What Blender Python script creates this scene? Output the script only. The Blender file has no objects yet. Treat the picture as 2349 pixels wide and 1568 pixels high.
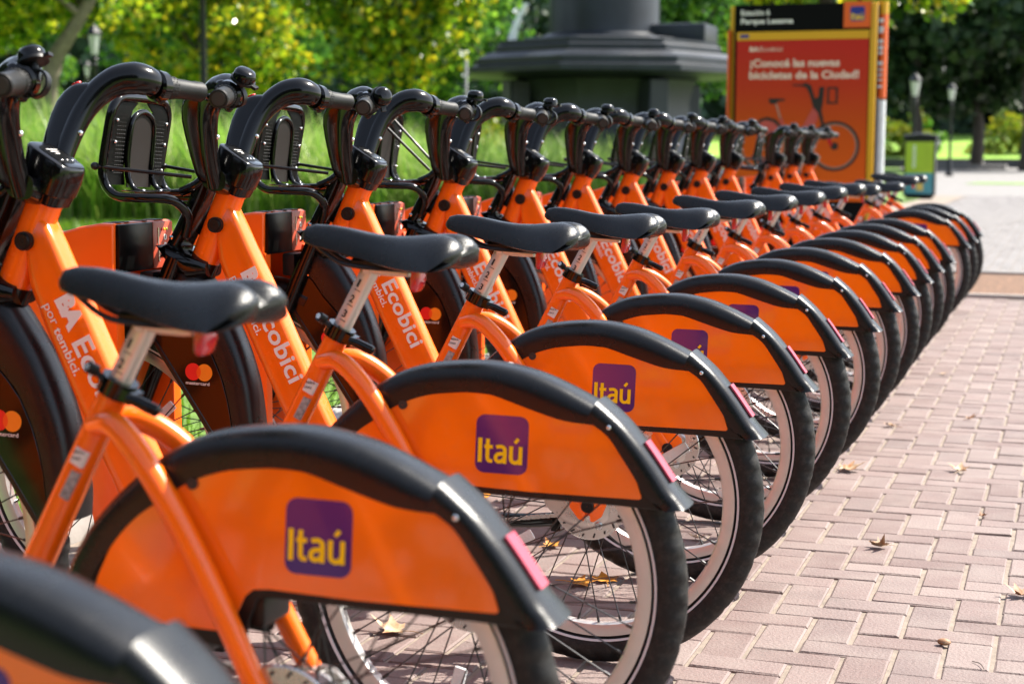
import bpy, bmesh, math, random
import numpy as np
from mathutils import Vector, Matrix
random.seed(7); RNG = np.random.default_rng(7)
R = math.radians
SC = bpy.context.scene
COL = SC.collection

# ------------------------------------------------------------------ camera, sky, sun, exposure
cam_d = bpy.data.cameras.new('camera'); cam = bpy.data.objects.new('camera', cam_d); COL.objects.link(cam)
CAM = Vector((0.78410, -1.56220, 0.91501))
yaw, pit, rol = -0.33186, 0.11746, 0.00371
fw = Vector((math.sin(yaw)*math.cos(pit), math.cos(yaw)*math.cos(pit), -math.sin(pit)))
r0 = Vector((math.cos(yaw), -math.sin(yaw), 0)); u0 = r0.cross(fw)
rt = r0*math.cos(rol)+u0*math.sin(rol); up = u0*math.cos(rol)-r0*math.sin(rol)
cam.matrix_world = Matrix(((rt.x, up.x, -fw.x, CAM.x), (rt.y, up.y, -fw.y, CAM.y), (rt.z, up.z, -fw.z, CAM.z), (0, 0, 0, 1)))
cam_d.sensor_width = 36; cam_d.lens = 57.13; cam_d.clip_start = .05; cam_d.clip_end = 600
cam_d.dof.use_dof = True; cam_d.dof.focus_distance = 3.15; cam_d.dof.aperture_fstop = 5.0
SC.camera = cam
SC.render.resolution_x, SC.render.resolution_y = 1024, 683

SUN_DIR = Vector((.62, .60, 1.0)).normalized()
sun_el = math.asin(SUN_DIR.z); sun_az = math.atan2(SUN_DIR.x, SUN_DIR.y)
W = bpy.data.worlds.new('World'); SC.world = W; W.use_nodes = True
nt = W.node_tree; nt.nodes.clear()
wo = nt.nodes.new('ShaderNodeOutputWorld'); bg = nt.nodes.new('ShaderNodeBackground'); sk = nt.nodes.new('ShaderNodeTexSky')
sk.sky_type = 'NISHITA'; sk.sun_disc = False; sk.sun_elevation = sun_el; sk.sun_rotation = sun_az
sk.air_density = 1.0; sk.dust_density = 1.2; sk.ozone_density = 1.0
bg.inputs['Strength'].default_value = .125
hs_ = nt.nodes.new('ShaderNodeHueSaturation'); hs_.inputs['Saturation'].default_value = .62
nt.links.new(sk.outputs[0], hs_.inputs['Color']); nt.links.new(hs_.outputs[0], bg.inputs[0]); nt.links.new(bg.outputs[0], wo.inputs[0])
sd = bpy.data.lights.new('sun', 'SUN'); sd.energy = 4.8; sd.angle = R(.53); sd.color = (1, .94, .84)
so = bpy.data.objects.new('sun', sd); COL.objects.link(so)
so.rotation_mode = 'QUATERNION'; so.rotation_quaternion = SUN_DIR.to_track_quat('Z', 'Y'); so.location = (8, 8, 14)
SC.view_settings.view_transform = 'Standard'; SC.view_settings.look = 'None'
SC.view_settings.exposure = 1.4; SC.view_settings.gamma = 1
SC.cycles.use_denoising = True
SC.cycles.max_bounces = 6; SC.cycles.diffuse_bounces = 3; SC.cycles.glossy_bounces = 3; SC.cycles.transmission_bounces = 4
SC.cycles.sample_clamp_indirect = 6

def at(xd, Y):
    """X of the line of sight through photo column xd (0..2349) at distance Y"""
    t = (xd-1174.5)*1.7437/6500
    d = Vector((fw.x, fw.y, 0)).normalized() + Vector((rt.x, rt.y, 0))*t
    return CAM.x + (Y-CAM.y)*d.x/d.y

# ------------------------------------------------------------------ materials
MATS = {}
def srgb(r, g, b):
    f = lambda c: (c/255/12.92) if c/255 <= .04045 else ((c/255+.055)/1.055)**2.4
    return (f(r), f(g), f(b))
def mat(name, col, rough=.5, metal=0., coat=0., var=.0, vscale=8., bump=0., bscale=200., spec=.5, rvar=0., emit=None, trans=0., alpha=1., rmix=None, dust=0., scratch=0.):
    m = bpy.data.materials.new(name); m.use_nodes = True; n = m.node_tree; b = n.nodes['Principled BSDF']
    b.inputs['Base Color'].default_value = (*col, 1); b.inputs['Roughness'].default_value = rough; b.inputs['Metallic'].default_value = metal
    b.inputs['Coat Weight'].default_value = coat; b.inputs['Coat Roughness'].default_value = .06; b.inputs['Specular IOR Level'].default_value = spec
    b.inputs['Transmission Weight'].default_value = trans; b.inputs['Alpha'].default_value = alpha
    tc = n.nodes.new('ShaderNodeTexCoord')
    src = None
    if var > 0 or rvar > 0:
        no = n.nodes.new('ShaderNodeTexNoise'); no.inputs['Scale'].default_value = vscale; no.inputs['Detail'].default_value = 6
        n.links.new(tc.outputs['Object'], no.inputs['Vector'])
        if var > 0:
            mr = n.nodes.new('ShaderNodeMapRange'); mr.inputs[1].default_value = .25; mr.inputs[2].default_value = .75
            mr.inputs[3].default_value = 1-var; mr.inputs[4].default_value = 1+var
            n.links.new(no.outputs[0], mr.inputs[0])
            hs = n.nodes.new('ShaderNodeHueSaturation'); hs.inputs['Color'].default_value = (*col, 1)
            n.links.new(mr.outputs[0], hs.inputs['Value']); n.links.new(hs.outputs[0], b.inputs['Base Color']); src = hs.outputs[0]
        if rvar > 0:
            mr2 = n.nodes.new('ShaderNodeMapRange'); mr2.inputs[1].default_value = .3; mr2.inputs[2].default_value = .7
            mr2.inputs[3].default_value = max(.02, rough-rvar); mr2.inputs[4].default_value = rough+rvar
            n.links.new(no.outputs[0], mr2.inputs[0]); n.links.new(mr2.outputs[0], b.inputs['Roughness'])
    if dust > 0:   # dust settled in blotches with a shape of its own
        dn = n.nodes.new('ShaderNodeTexNoise'); dn.inputs['Scale'].default_value = 60; dn.inputs['Detail'].default_value = 8; dn.inputs['Roughness'].default_value = .75
        n.links.new(tc.outputs['Object'], dn.inputs['Vector'])
        dr = n.nodes.new('ShaderNodeMapRange'); dr.inputs[1].default_value = .48; dr.inputs[2].default_value = .75; dr.inputs[3].default_value = 0; dr.inputs[4].default_value = dust
        n.links.new(dn.outputs[0], dr.inputs[0])
        mx = n.nodes.new('ShaderNodeMix'); mx.data_type = 'RGBA'
        mx.inputs[6].default_value = (*col, 1); mx.inputs[7].default_value = (.33, .27, .22, 1)
        if src: n.links.new(src, mx.inputs[6])
        n.links.new(dr.outputs[0], mx.inputs[0]); n.links.new(mx.outputs[2], b.inputs['Base Color'])
    if scratch > 0:   # fine rub marks, in patches
        mp = n.nodes.new('ShaderNodeMapping'); mp.inputs['Rotation'].default_value = (0, .5, 0); mp.inputs['Scale'].default_value = (14, 14, 420)
        sn = n.nodes.new('ShaderNodeTexNoise'); sn.inputs['Scale'].default_value = 1.6; sn.inputs['Detail'].default_value = 2
        ms = n.nodes.new('ShaderNodeTexNoise'); ms.inputs['Scale'].default_value = 13; ms.inputs['Detail'].default_value = 3
        n.links.new(tc.outputs['Object'], mp.inputs['Vector']); n.links.new(mp.outputs[0], sn.inputs['Vector']); n.links.new(tc.outputs['Object'], ms.inputs['Vector'])
        a1 = n.nodes.new('ShaderNodeMapRange'); a1.inputs[1].default_value = .66; a1.inputs[2].default_value = .72; n.links.new(sn.outputs[0], a1.inputs[0])
        a2 = n.nodes.new('ShaderNodeMapRange'); a2.inputs[1].default_value = .56; a2.inputs[2].default_value = .66; a2.inputs[4].default_value = scratch; n.links.new(ms.outputs[0], a2.inputs[0])
        mu = n.nodes.new('ShaderNodeMath'); mu.operation = 'MULTIPLY'; n.links.new(a1.outputs[0], mu.inputs[0]); n.links.new(a2.outputs[0], mu.inputs[1])
        m3 = n.nodes.new('ShaderNodeMix'); m3.data_type = 'RGBA'; m3.inputs[7].default_value = (.45, .34, .28, 1); m3.inputs[6].default_value = (*col, 1)
        if b.inputs['Base Color'].links: n.links.new(b.inputs['Base Color'].links[0].from_socket, m3.inputs[6])
        n.links.new(mu.outputs[0], m3.inputs[0]); n.links.new(m3.outputs[2], b.inputs['Base Color'])
    if bump > 0:
        bn = n.nodes.new('ShaderNodeTexNoise'); bn.inputs['Scale'].default_value = bscale; bn.inputs['Detail'].default_value = 4
        n.links.new(tc.outputs['Object'], bn.inputs['Vector'])
        bu = n.nodes.new('ShaderNodeBump'); bu.inputs['Strength'].default_value = bump; bu.inputs['Distance'].default_value = .002
        n.links.new(bn.outputs[0], bu.inputs['Height']); n.links.new(bu.outputs[0], b.inputs['Normal'])
    MATS[name] = m; return m
def leafmat(name, cols, trans=.45, rough=.45):
    m = bpy.data.materials.new(name); m.use_nodes = True; n = m.node_tree; n.nodes.clear()
    o = n.nodes.new('ShaderNodeOutputMaterial'); g = n.nodes.new('ShaderNodeNewGeometry'); cr = n.nodes.new('ShaderNodeValToRGB')
    cr.color_ramp.interpolation = 'LINEAR'
    els = cr.color_ramp.elements
    while len(els) < len(cols): els.new(.5)
    for i, c in enumerate(cols): els[i].position = i/(len(cols)-1); els[i].color = (*c, 1)
    n.links.new(g.outputs['Random Per Island'], cr.inputs[0])
    p = n.nodes.new('ShaderNodeBsdfPrincipled'); p.inputs['Roughness'].default_value = rough; p.inputs['Specular IOR Level'].default_value = .4
    t = n.nodes.new('ShaderNodeBsdfTranslucent'); mx = n.nodes.new('ShaderNodeMixShader'); mx.inputs[0].default_value = trans
    n.links.new(cr.outputs[0], p.inputs['Base Color']); n.links.new(cr.outputs[0], t.inputs['Color'])
    n.links.new(p.outputs[0], mx.inputs[1]); n.links.new(t.outputs[0], mx.inputs[2]); n.links.new(mx.outputs[0], o.inputs[0])
    MATS[name] = m; return m

ORANGE = (.97, .152, .002)
mat('orange_paint', ORANGE, .24, coat=.3, spec=.45, var=.06, vscale=14, rvar=.06, bump=.03, bscale=600, dust=.03, scratch=.25)
mat('orange_panel', (.96, .162, .003), .13, coat=.5, spec=.5, var=.06, vscale=10, rvar=.04, bump=.24, bscale=9, dust=.06, scratch=.35)
mat('orange_dock', (.90, .115, .002), .34, coat=.2, var=.05, vscale=6, rvar=.08)
mat('black_gloss', (.003, .0028, .0028), .10, spec=.35, rvar=.04, vscale=20)
mat('black_plastic', (.006, .006, .0065), .38, spec=.3, var=.15, vscale=25, bump=.12, bscale=900, rvar=.08, dust=.012)
mat('rack_plate', (.003, .003, .003), .45, spec=.1)
mat('rack_back', (.016, .0125, .0115), .5, spec=.2)
mat('black_satin', (.0030, .0030, .0034), .14, spec=.34, rvar=.04, vscale=25, bump=.03, bscale=900, dust=.006)
mat('black_fender', (.0058, .0062, .0070), .28, spec=.36, var=.15, vscale=16, bump=.14, bscale=1100, rvar=.05, dust=.016, scratch=.10)
mat('saddle_vinyl', (.0050, .0055, .0063), .27, spec=.40, var=.1, vscale=30, bump=.30, bscale=700, rvar=.05, dust=.008)
mat('rubber', (.011, .0105, .0105), .55, spec=.3, var=.22, vscale=120, bump=.2, bscale=500, dust=.09)
mat('grip_rubber', (.008, .008, .008), .5, spec=.3, bump=.2, bscale=1200)
mat('alloy', (.62, .60, .58), .28, metal=.9, var=.06, vscale=30, rvar=.08)
mat('rim_alloy', (.66, .63, .61), .36, metal=.75, var=.05, vscale=40, rvar=.06)
mat('chrome', (.75, .75, .76), .14, metal=1.)
mat('spoke_steel', (.05, .05, .053), .32, metal=.7)
mat('strip_white', (.62, .60, .62), .5)
mat('reflector_pink', (.42, .040, .075), .35, var=.05, vscale=60)
mat('reflector_red', (.55, .01, .03), .15, coat=.8, var=.2, vscale=120)
mat('reflector_clear', (.78, .80, .80), .12, bump=.8, bscale=300, coat=.5)
mat('reflector_amber', (.9, .32, .02), .15, bump=.6, bscale=300)
mat('logo_purple', (.046, .008, .150), .18, coat=.3)
mat('post_alloy', (.66, .62, .58), .38, metal=.55, rvar=.06, vscale=40)
mat('logo_yellow', (.98, .60, .004), .45, spec=.2)
mat('print_white', (.86, .82, .79), .45)
mat('print_black', (.02, .02, .02), .5)
mat('sticker_white', (.75, .72, .68), .45)
mat('sticker_grey', (.28, .27, .27), .5, var=.5, vscale=200)
mat('disc_red', (.80, .008, .012), .35); mat('disc_mid', (.88, .09, .004), .35); mat('disc_orange', (.90, .26, .01), .35)
mat('screen_glass', (.003, .003, .003), .30, spec=.15)
mat('dock_label', (.52, .075, .035), .4)
mat('steel_plate', (.30, .29, .28), .5, metal=.5, var=.2, vscale=10)
mat('concrete', (.34, .315, .29), .85, var=.2, vscale=6, bump=.5, bscale=90)
mat('sign_black', (.004, .004, .0045), .5, spec=.08); mat('sign_yellow', (.70, .36, .01), .45); mat('sign_orange', (.78, .12, .015), .4)
mat('sign_white', (.72, .74, .76), .45, var=.1, vscale=12); mat('sign_blue', (.02, .03, .25), .4)
mat('poster_text', (.78, .58, .48), .5); mat('poster_dark', (.012, .008, .008), .5); mat('poster_pink', (.50, .07, .06), .5); mat('poster_grey', (.38, .20, .15), .5)
mat('panel_green', (.34, .46, .03), .4, var=.12, vscale=5); mat('panel_blue', (.07, .26, .34), .4, var=.15, vscale=5); mat('panel_sand', (.70, .48, .12), .4)
mat('dark_iron', (.012, .013, .014), .45, spec=.3, var=.2, vscale=8)
mat('bronze', (.016, .020, .027), .45, spec=.35, var=.4, vscale=1.6, bump=.4, bscale=14)
mat('lamp_glass', (.62, .62, .56), .3, coat=.4)
mat('bark', (.17, .135, .10), .85, var=.4, vscale=5, bump=.8, bscale=24)
mat('bark_dark', (.05, .04, .032), .9, var=.4, vscale=5, bump=.6, bscale=24)
mat('soil', (.145, .078, .045), .95, var=.7, vscale=26, bump=1., bscale=60)
mat('sand_joint', (.225, .182, .146), .95, var=.25, vscale=40, bump=.6, bscale=300)
mat('path_gravel', (.33, .285, .245), .95, var=.2, vscale=20, bump=.5, bscale=150)
mat('lawn_soil', (.105, .190, .026), .95, var=.45, vscale=3, bump=.6, bscale=60)
mat('lawn_far', (.20, .36, .035), .95, var=.35, vscale=.4)
leafmat('blade_pale', [(.16, .26, .06), (.28, .38, .11), (.42, .46, .20), (.22, .36, .07)], .5, .35)
mat('water', (.88, .91, .93), .25, coat=.6, bump=.6, bscale=30)
mat('wall_dark', (.055, .058, .065), .8, var=.3, vscale=2)
mat('stone_pale', (.19, .18, .172), .8, var=.2, vscale=4)
leafmat('leaf_plane', [(0.014, 0.046, 0.006), (0.057, 0.143, 0.010), (0.133, 0.277, 0.014), (0.237, 0.403, 0.016), (0.380, 0.470, 0.016), (0.522, 0.487, 0.020)], .58, .22)
leafmat('leaf_yellow', [(0.015, 0.046, 0.006), (0.057, 0.134, 0.010), (0.142, 0.286, 0.014), (0.275, 0.420, 0.016), (0.475, 0.504, 0.018), (0.627, 0.470, 0.018)], .58, .22)
leafmat('leaf_green', [(.016, .06, .014), (.05, .15, .022), (.11, .27, .028), (.22, .40, .035)], .55, .25)
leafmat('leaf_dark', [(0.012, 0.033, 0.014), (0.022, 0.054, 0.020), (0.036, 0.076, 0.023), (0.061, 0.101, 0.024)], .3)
mat('leaf_far', (.026, .056, .028), .7, var=.6, vscale=.5)
leafmat('blade_tall', [(.05, .13, .016), (.11, .26, .022), (.19, .38, .035), (.30, .46, .07), (.42, .50, .14)], .55, .3)
leafmat('blade_lawn', [(0.067, 0.148, 0.009), (0.111, 0.222, 0.012), (0.170, 0.296, 0.018)], .5, .45)
leafmat('leaf_shrub', [(0.064, 0.128, 0.010), (0.128, 0.208, 0.011), (0.240, 0.272, 0.013), (0.320, 0.272, 0.016)], .45)
def dryleaf(name, cols):
    m = mat(name, cols[0], .6, var=.0); n = m.node_tree; b = n.nodes['Principled BSDF']
    tc = n.nodes['Texture Coordinate']; no = n.nodes.new('ShaderNodeTexNoise'); no.inputs['Scale'].default_value = 35; no.inputs['Detail'].default_value = 5
    cr = n.nodes.new('ShaderNodeValToRGB'); e = cr.color_ramp.elements; e[0].position = .35; e[0].color = (*cols[0], 1); e[1].position = .68; e[1].color = (*cols[1], 1)
    n.links.new(tc.outputs['Object'], no.inputs[0]); n.links.new(no.outputs[0], cr.inputs[0]); n.links.new(cr.outputs[0], b.inputs['Base Color'])
    b.inputs['Subsurface Weight'].default_value = 0
dryleaf('dry_yellow', [(.55, .24, .015), (.42, .15, .015)]); dryleaf('dry_cream', [(.46, .36, .24), (.30, .13, .045)]); dryleaf('dry_brown', [(.22, .085, .03), (.36, .24, .14)])

def brickmat(name, cols, pale):
    """fired / pressed paver: each block its own tone, speckled aggregate, worn pale patches"""
    m = bpy.data.materials.new(name); m.use_nodes = True; n = m.node_tree; b = n.nodes['Principled BSDF']; b.inputs['Roughness'].default_value = .72
    b.inputs['Specular IOR Level'].default_value = .45
    g = n.nodes.new('ShaderNodeNewGeometry'); oi = n.nodes.new('ShaderNodeObjectInfo'); ad = n.nodes.new('ShaderNodeMath'); ad.operation = 'ADD'
    fr = n.nodes.new('ShaderNodeMath'); fr.operation = 'FRACT'
    n.links.new(g.outputs['Random Per Island'], ad.inputs[0]); n.links.new(oi.outputs['Random'], ad.inputs[1]); n.links.new(ad.outputs[0], fr.inputs[0])
    cr = n.nodes.new('ShaderNodeValToRGB'); els = cr.color_ramp.elements
    while len(els) < len(cols): els.new(.5)
    for i, c in enumerate(cols): els[i].position = i/(len(cols)-1); els[i].color = (*c, 1)
    n.links.new(fr.outputs[0], cr.inputs[0])
    ge = n.nodes.new('ShaderNodeNewGeometry')
    n1 = n.nodes.new('ShaderNodeTexNoise'); n1.inputs['Scale'].default_value = 520; n1.inputs['Detail'].default_value = 3
    n2 = n.nodes.new('ShaderNodeTexNoise'); n2.inputs['Scale'].default_value = 9; n2.inputs['Detail'].default_value = 7
    for q in (n1, n2): n.links.new(ge.outputs['Position'], q.inputs['Vector'])
    m1 = n.nodes.new('ShaderNodeMapRange'); m1.inputs[1].default_value = .3; m1.inputs[2].default_value = .7; m1.inputs[3].default_value = .72; m1.inputs[4].default_value = 1.22
    n.links.new(n1.outputs[0], m1.inputs[0])
    hs = n.nodes.new('ShaderNodeHueSaturation'); n.links.new(cr.outputs[0], hs.inputs['Color']); n.links.new(m1.outputs[0], hs.inputs['Value'])
    m2 = n.nodes.new('ShaderNodeMapRange'); m2.inputs[1].default_value = .42; m2.inputs[2].default_value = .70; m2.inputs[3].default_value = 0; m2.inputs[4].default_value = pale
    n.links.new(n2.outputs[0], m2.inputs[0])
    mx = n.nodes.new('ShaderNodeMix'); mx.data_type = 'RGBA'; mx.inputs[7].default_value = (.255, .212, .188, 1)
    n.links.new(hs.outputs[0], mx.inputs[6]); n.links.new(m2.outputs[0], mx.inputs[0]); n.links.new(mx.outputs[2], b.inputs['Base Color'])
    n4 = n.nodes.new('ShaderNodeTexNoise'); n4.inputs['Scale'].default_value = 3.2; n4.inputs['Detail'].default_value = 9; n4.inputs['Roughness'].default_value = .68; n.links.new(ge.outputs['Position'], n4.inputs['Vector'])
    m4 = n.nodes.new('ShaderNodeMapRange'); m4.inputs[1].default_value = .52; m4.inputs[2].default_value = .74; m4.inputs[3].default_value = 0; m4.inputs[4].default_value = .55; n.links.new(n4.outputs[0], m4.inputs[0])
    mx4 = n.nodes.new('ShaderNodeMix'); mx4.data_type = 'RGBA'; mx4.inputs[7].default_value = (.085, .066, .060, 1)      # trodden-in stains
    n.links.new(mx.outputs[2], mx4.inputs[6]); n.links.new(m4.outputs[0], mx4.inputs[0]); n.links.new(mx4.outputs[2], b.inputs['Base Color'])
    bu = n.nodes.new('ShaderNodeBump'); bu.inputs['Strength'].default_value = .8; bu.inputs['Distance'].default_value = .0025
    n3 = n.nodes.new('ShaderNodeTexNoise'); n3.inputs['Scale'].default_value = 160; n3.inputs['Detail'].default_value = 6
    n.links.new(ge.outputs['Position'], n3.inputs['Vector']); n.links.new(n3.outputs[0], bu.inputs['Height']); n.links.new(bu.outputs[0], b.inputs['Normal'])
    MATS[name] = m
brickmat('paver_red', [(.142, .095, .086), (.170, .118, .107), (.194, .139, .127), (.154, .111, .103), (.216, .162, .147)], .34)
brickmat('paver_pale', [(.165, .154, .152), (.185, .174, .172), (.20, .19, .188), (.175, .166, .165)], .35)

# ------------------------------------------------------------------ mesh helpers
def catmull(pts, per=6):
    pts = [Vector(p) for p in pts]; out = []
    n = len(pts)
    for i in range(n-1):
        p0 = pts[max(i-1, 0)]; p1 = pts[i]; p2 = pts[i+1]; p3 = pts[min(i+2, n-1)]
        for j in range(per):
            t = j/per; t2 = t*t; t3 = t2*t
            out.append(.5*((2*p1)+(p2-p0)*t+(2*p0-5*p1+4*p2-p3)*t2+(3*p1-p0-3*p2+p3)*t3))
    out.append(pts[-1]); return out
class MB:
    def __init__(s): s.v = []; s.f = []
    def loft(s, rings, cap=True, closed=True):
        o = len(s.v); n = len(rings[0])
        for r in rings: s.v += [tuple(p) for p in r]
        for i in range(len(rings)-1):
            for j in range(n if closed else n-1):
                a = o+i*n+j; b = o+i*n+(j+1) % n
                s.f.append((a, b, b+n, a+n))
        if cap and closed:
            s.f.append(tuple(o+j for j in reversed(range(n)))); s.f.append(tuple(o+(len(rings)-1)*n+j for j in range(n)))
        return s
    def tube(s, pts, r, n=10, smooth=0, cap=True):
        if smooth: 
            rl = None
            if isinstance(r, (list, tuple)):
                k = len(r); rl = []
                for i in range(k-1): rl += [r[i]+(r[i+1]-r[i])*j/smooth for j in range(smooth)]
                rl.append(r[-1]); r = rl
            pts = catmull(pts, smooth)
        else: pts = [Vector(p) for p in pts]
        rings = []; nrm = None
        for i, p in enumerate(pts):
            t = (pts[min(i+1, len(pts)-1)]-pts[max(i-1, 0)]).normalized()
            if nrm is None:
                a = Vector((0, 0, 1)) if abs(t.z) < .9 else Vector((1, 0, 0)); nrm = (a-t*a.dot(t)).normalized()
            else: nrm = (nrm-t*nrm.dot(t)).normalized()
            b = t.cross(nrm); rr = r[i] if isinstance(r, (list, tuple)) else r
            rings.append([p+(nrm*math.cos(2*math.pi*k/n)+b*math.sin(2*math.pi*k/n))*rr for k in range(n)])
        return s.loft(rings, cap)
    def sections(s, secs, n=20, e=2.0, cap=True):
        """secs: (centre, half-vector a, half-vector b) superellipse rings"""
        rings = []
        for c, a, b in secs:
            c, a, b = Vector(c), Vector(a), Vector(b); ring = []
            for k in range(n):
                t = 2*math.pi*k/n; ct, st = math.cos(t), math.sin(t)
                x = math.copysign(abs(ct)**(2/e), ct); y = math.copysign(abs(st)**(2/e), st)
                ring.append(c+a*x+b*y)
            rings.append(ring)
        return s.loft(rings, cap)
    def box(s, c, d, rot=None):
        o = len(s.v); M = rot or Matrix.Identity(3)
        for x in (-1, 1):
            for y in (-1, 1):
                for z in (-1, 1): s.v.append(tuple(Vector(c)+M @ Vector((x*d[0]/2, y*d[1]/2, z*d[2]/2))))
        for q in ((0, 1, 3, 2), (4, 6, 7, 5), (0, 4, 5, 1), (2, 3, 7, 6), (0, 2, 6, 4), (1, 5, 7, 3)): s.f.append(tuple(o+i for i in q))
        return s
    def prism(s, poly, y0, y1):
        """polygon in (x, z), extruded from y0 to y1"""
        o = len(s.v); n = len(poly)
        A = sum(poly[i][0]*poly[(i+1) % n][1]-poly[(i+1) % n][0]*poly[i][1] for i in range(n))
        if A < 0: poly = poly[::-1]
        s.v += [(x, y0, z) for x, z in poly]+[(x, y1, z) for x, z in poly]
        s.f.append(tuple(range(o, o+n))); s.f.append(tuple(range(o+2*n-1, o+n-1, -1)))
        for i in range(n): j = (i+1) % n; s.f.append((o+j, o+i, o+n+i, o+n+j))
        return s
    def revolve(s, prof, n=64, axis='y', c=(0, 0, 0), closed=True):
        """prof: (radius, height along axis); closed profile ring"""
        rings = []
        for k in range(n+1):
            t = 2*math.pi*k/n; ct, st = math.cos(t), math.sin(t)
            if axis == 'y': rings.append([(c[0]+r*ct, c[1]+h, c[2]+r*st) for r, h in prof])
            else: rings.append([(c[0]+r*ct, c[1]+r*st, c[2]+h) for r, h in prof])
        o = len(s.v); m = len(prof)
        for r in rings[:-1]: s.v += r
        for k in range(n):
            for j in range(m if closed else m-1):
                a = o+k*m+j; b = o+k*m+(j+1) % m; kk = (k+1) % n
                s.f.append((a, o+kk*m+j, o+kk*m+(j+1) % m, b))
        return s
    def ball(s, c, r, n=10, sc=(1, 1, 1), zmin=-1):
        prof = [(max(1e-4, math.cos(t))*r, math.sin(t)*r) for t in [(-math.pi/2 if zmin < 0 else 0)+k*(math.pi if zmin < 0 else math.pi/2)/6 for k in range(7)]]
        o = len(s.v); s.revolve(prof, n, 'z', (0, 0, 0), closed=False)
        for i in range(o, len(s.v)): x, y, z = s.v[i]; s.v[i] = (c[0]+x*sc[0], c[1]+y*sc[1], c[2]+z*sc[2])
        return s
    def mesh(s, name, material, ang=38, bevel=0, seg=1):
        me = bpy.data.meshes.new(name); me.from_pydata(s.v, [], s.f); me.validate()
        bm = bmesh.new(); bm.from_mesh(me)
        bmesh.ops.recalc_face_normals(bm, faces=bm.faces)
        if bevel:
            ed = [e for e in bm.edges if len(e.link_faces) == 2 and e.calc_face_angle(0) > R(30)]
            bmesh.ops.bevel(bm, geom=ed, offset=bevel, segments=seg, profile=.6, affect='EDGES', clamp_overlap=True)
        bm.to_mesh(me); bm.free()
        me.polygons.foreach_set('use_smooth', [True]*len(me.polygons)); me.set_sharp_from_angle(angle=R(ang))
        me.materials.append(MATS[material]); return me
    def obj(s, name, material, parent=None, ang=38, bevel=0, seg=1):
        return link(name, s.mesh(name, material, ang, bevel, seg), parent)
def link(name, data, parent=None, loc=(0, 0, 0), rot=(0, 0, 0)):
    o = bpy.data.objects.new(name, data); COL.objects.link(o); o.location = loc; o.rotation_euler = rot
    if parent: o.parent = parent
    return o
def empty(name, loc=(0, 0, 0), rot=(0, 0, 0)):
    o = link(name, None, None, loc, rot); o.empty_display_size = .1; return o
def tag(o, label=None, cat=None, group=None, kind=None):
    if label: o['label'] = label
    if cat: o['category'] = cat
    if group: o['group'] = group
    if kind: o['kind'] = kind
    return o
def struct(o): o['kind'] = 'structure'; return o
def kids(o): return KID.get(o.name, [])
KID = {}
def index_children():
    KID.clear()
    for o in COL.objects:
        if o.parent: KID.setdefault(o.parent.name, []).append(o)
def copy_tree(o, parent=None):
    c = o.copy(); COL.objects.link(c)
    if parent: c.parent = parent
    for ch in kids(o): copy_tree(ch, c)
    return c
_TXT = {}
def text2d(txt, bold=0.):
    key = (txt, bold)
    if key not in _TXT:
        cu = bpy.data.curves.new('lettering', 'FONT'); cu.body = txt; cu.resolution_u = 3; cu.offset = bold; cu.fill_mode = 'FRONT'
        ob = bpy.data.objects.new('lettering_tmp', cu); COL.objects.link(ob)
        bpy.context.view_layer.update()
        dg = bpy.context.evaluated_depsgraph_get(); me = ob.evaluated_get(dg).to_mesh()
        v = np.array([tuple(q.co)[:2] for q in me.vertices]); f = [tuple(p.vertices) for p in me.polygons]
        ob.evaluated_get(dg).to_mesh_clear(); bpy.data.objects.remove(ob); bpy.data.curves.remove(cu)
        lo, hi = v.min(0), v.max(0); _TXT[key] = ((v-lo), hi-lo, f)
    return _TXT[key]
def lettering(mb, txt, o, u, v, w, h, bold=0., lift=.0, fit=True):
    """flat lettering: box w x h at o, spanned by unit vectors u (reading direction) and v (up)"""
    pts, sz, f = text2d(txt, bold); o, u, v = Vector(o), Vector(u).normalized(), Vector(v).normalized(); k = len(mb.v); nrm = u.cross(v)
    sx = w/sz[0]; sy = h/sz[1] if h else sx
    mb.v += [tuple(o+u*(x*sx)+v*(y*sy)+nrm*lift) for x, y in pts]; mb.f += [tuple(k+i for i in q) for q in f]
    return mb
ITAU = [(.16, [[(.10, .0), (.10, 1.0)]]), (.15, [[(.40, .98), (.40, .25), (.43, .12), (.50, .075), (.60, .08)], [(.27, .66), (.60, .66)]]),
        (.15, [[(.74, .66), (.84, .69), (.97, .69), (1.06, .62), (1.08, .50), (1.08, .0)], [(1.08, .40), (.95, .40), (.81, .37), (.735, .27), (.745, .14), (.83, .075), (.94, .09), (1.04, .17), (1.08, .25)]]),
        (.15, [[(1.33, .74), (1.33, .28), (1.36, .14), (1.45, .075), (1.56, .08), (1.66, .16), (1.70, .26)], [(1.70, .74), (1.70, .0)]]), (.13, [[(1.47, .88), (1.60, 1.06)]])]
def bank_word(mb, o, u, v, w, h):
    """heavy sans lettering drawn stroke by stroke"""
    o, u, v = Vector(o), Vector(u).normalized(), Vector(v).normalized(); n = u.cross(v); k = 0
    for th, lines in ITAU:
        for ln in lines:
            P = [Vector((p.x, p.y)) for p in catmull([(a, b, 0) for a, b in ln], 4)] if len(ln) > 2 else [Vector(q) for q in ln]
            L, Rr = [], []
            for i, p in enumerate(P):
                t = (P[min(i+1, len(P)-1)]-P[max(i-1, 0)]).normalized(); q = Vector((-t.y, t.x))*th/2; L.append(p+q); Rr.append(p-q)
            b = len(mb.v); k += 1
            for a_, c_ in zip(L, Rr):
                for z in (a_, c_): mb.v.append(tuple(o+u*(z.x/1.80*w)+v*(z.y*h)+n*(k*.00006)))
            for i in range(len(P)-1): mb.f.append((b+2*i, b+2*i+1, b+2*i+3, b+2*i+2))
    return mb
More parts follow.
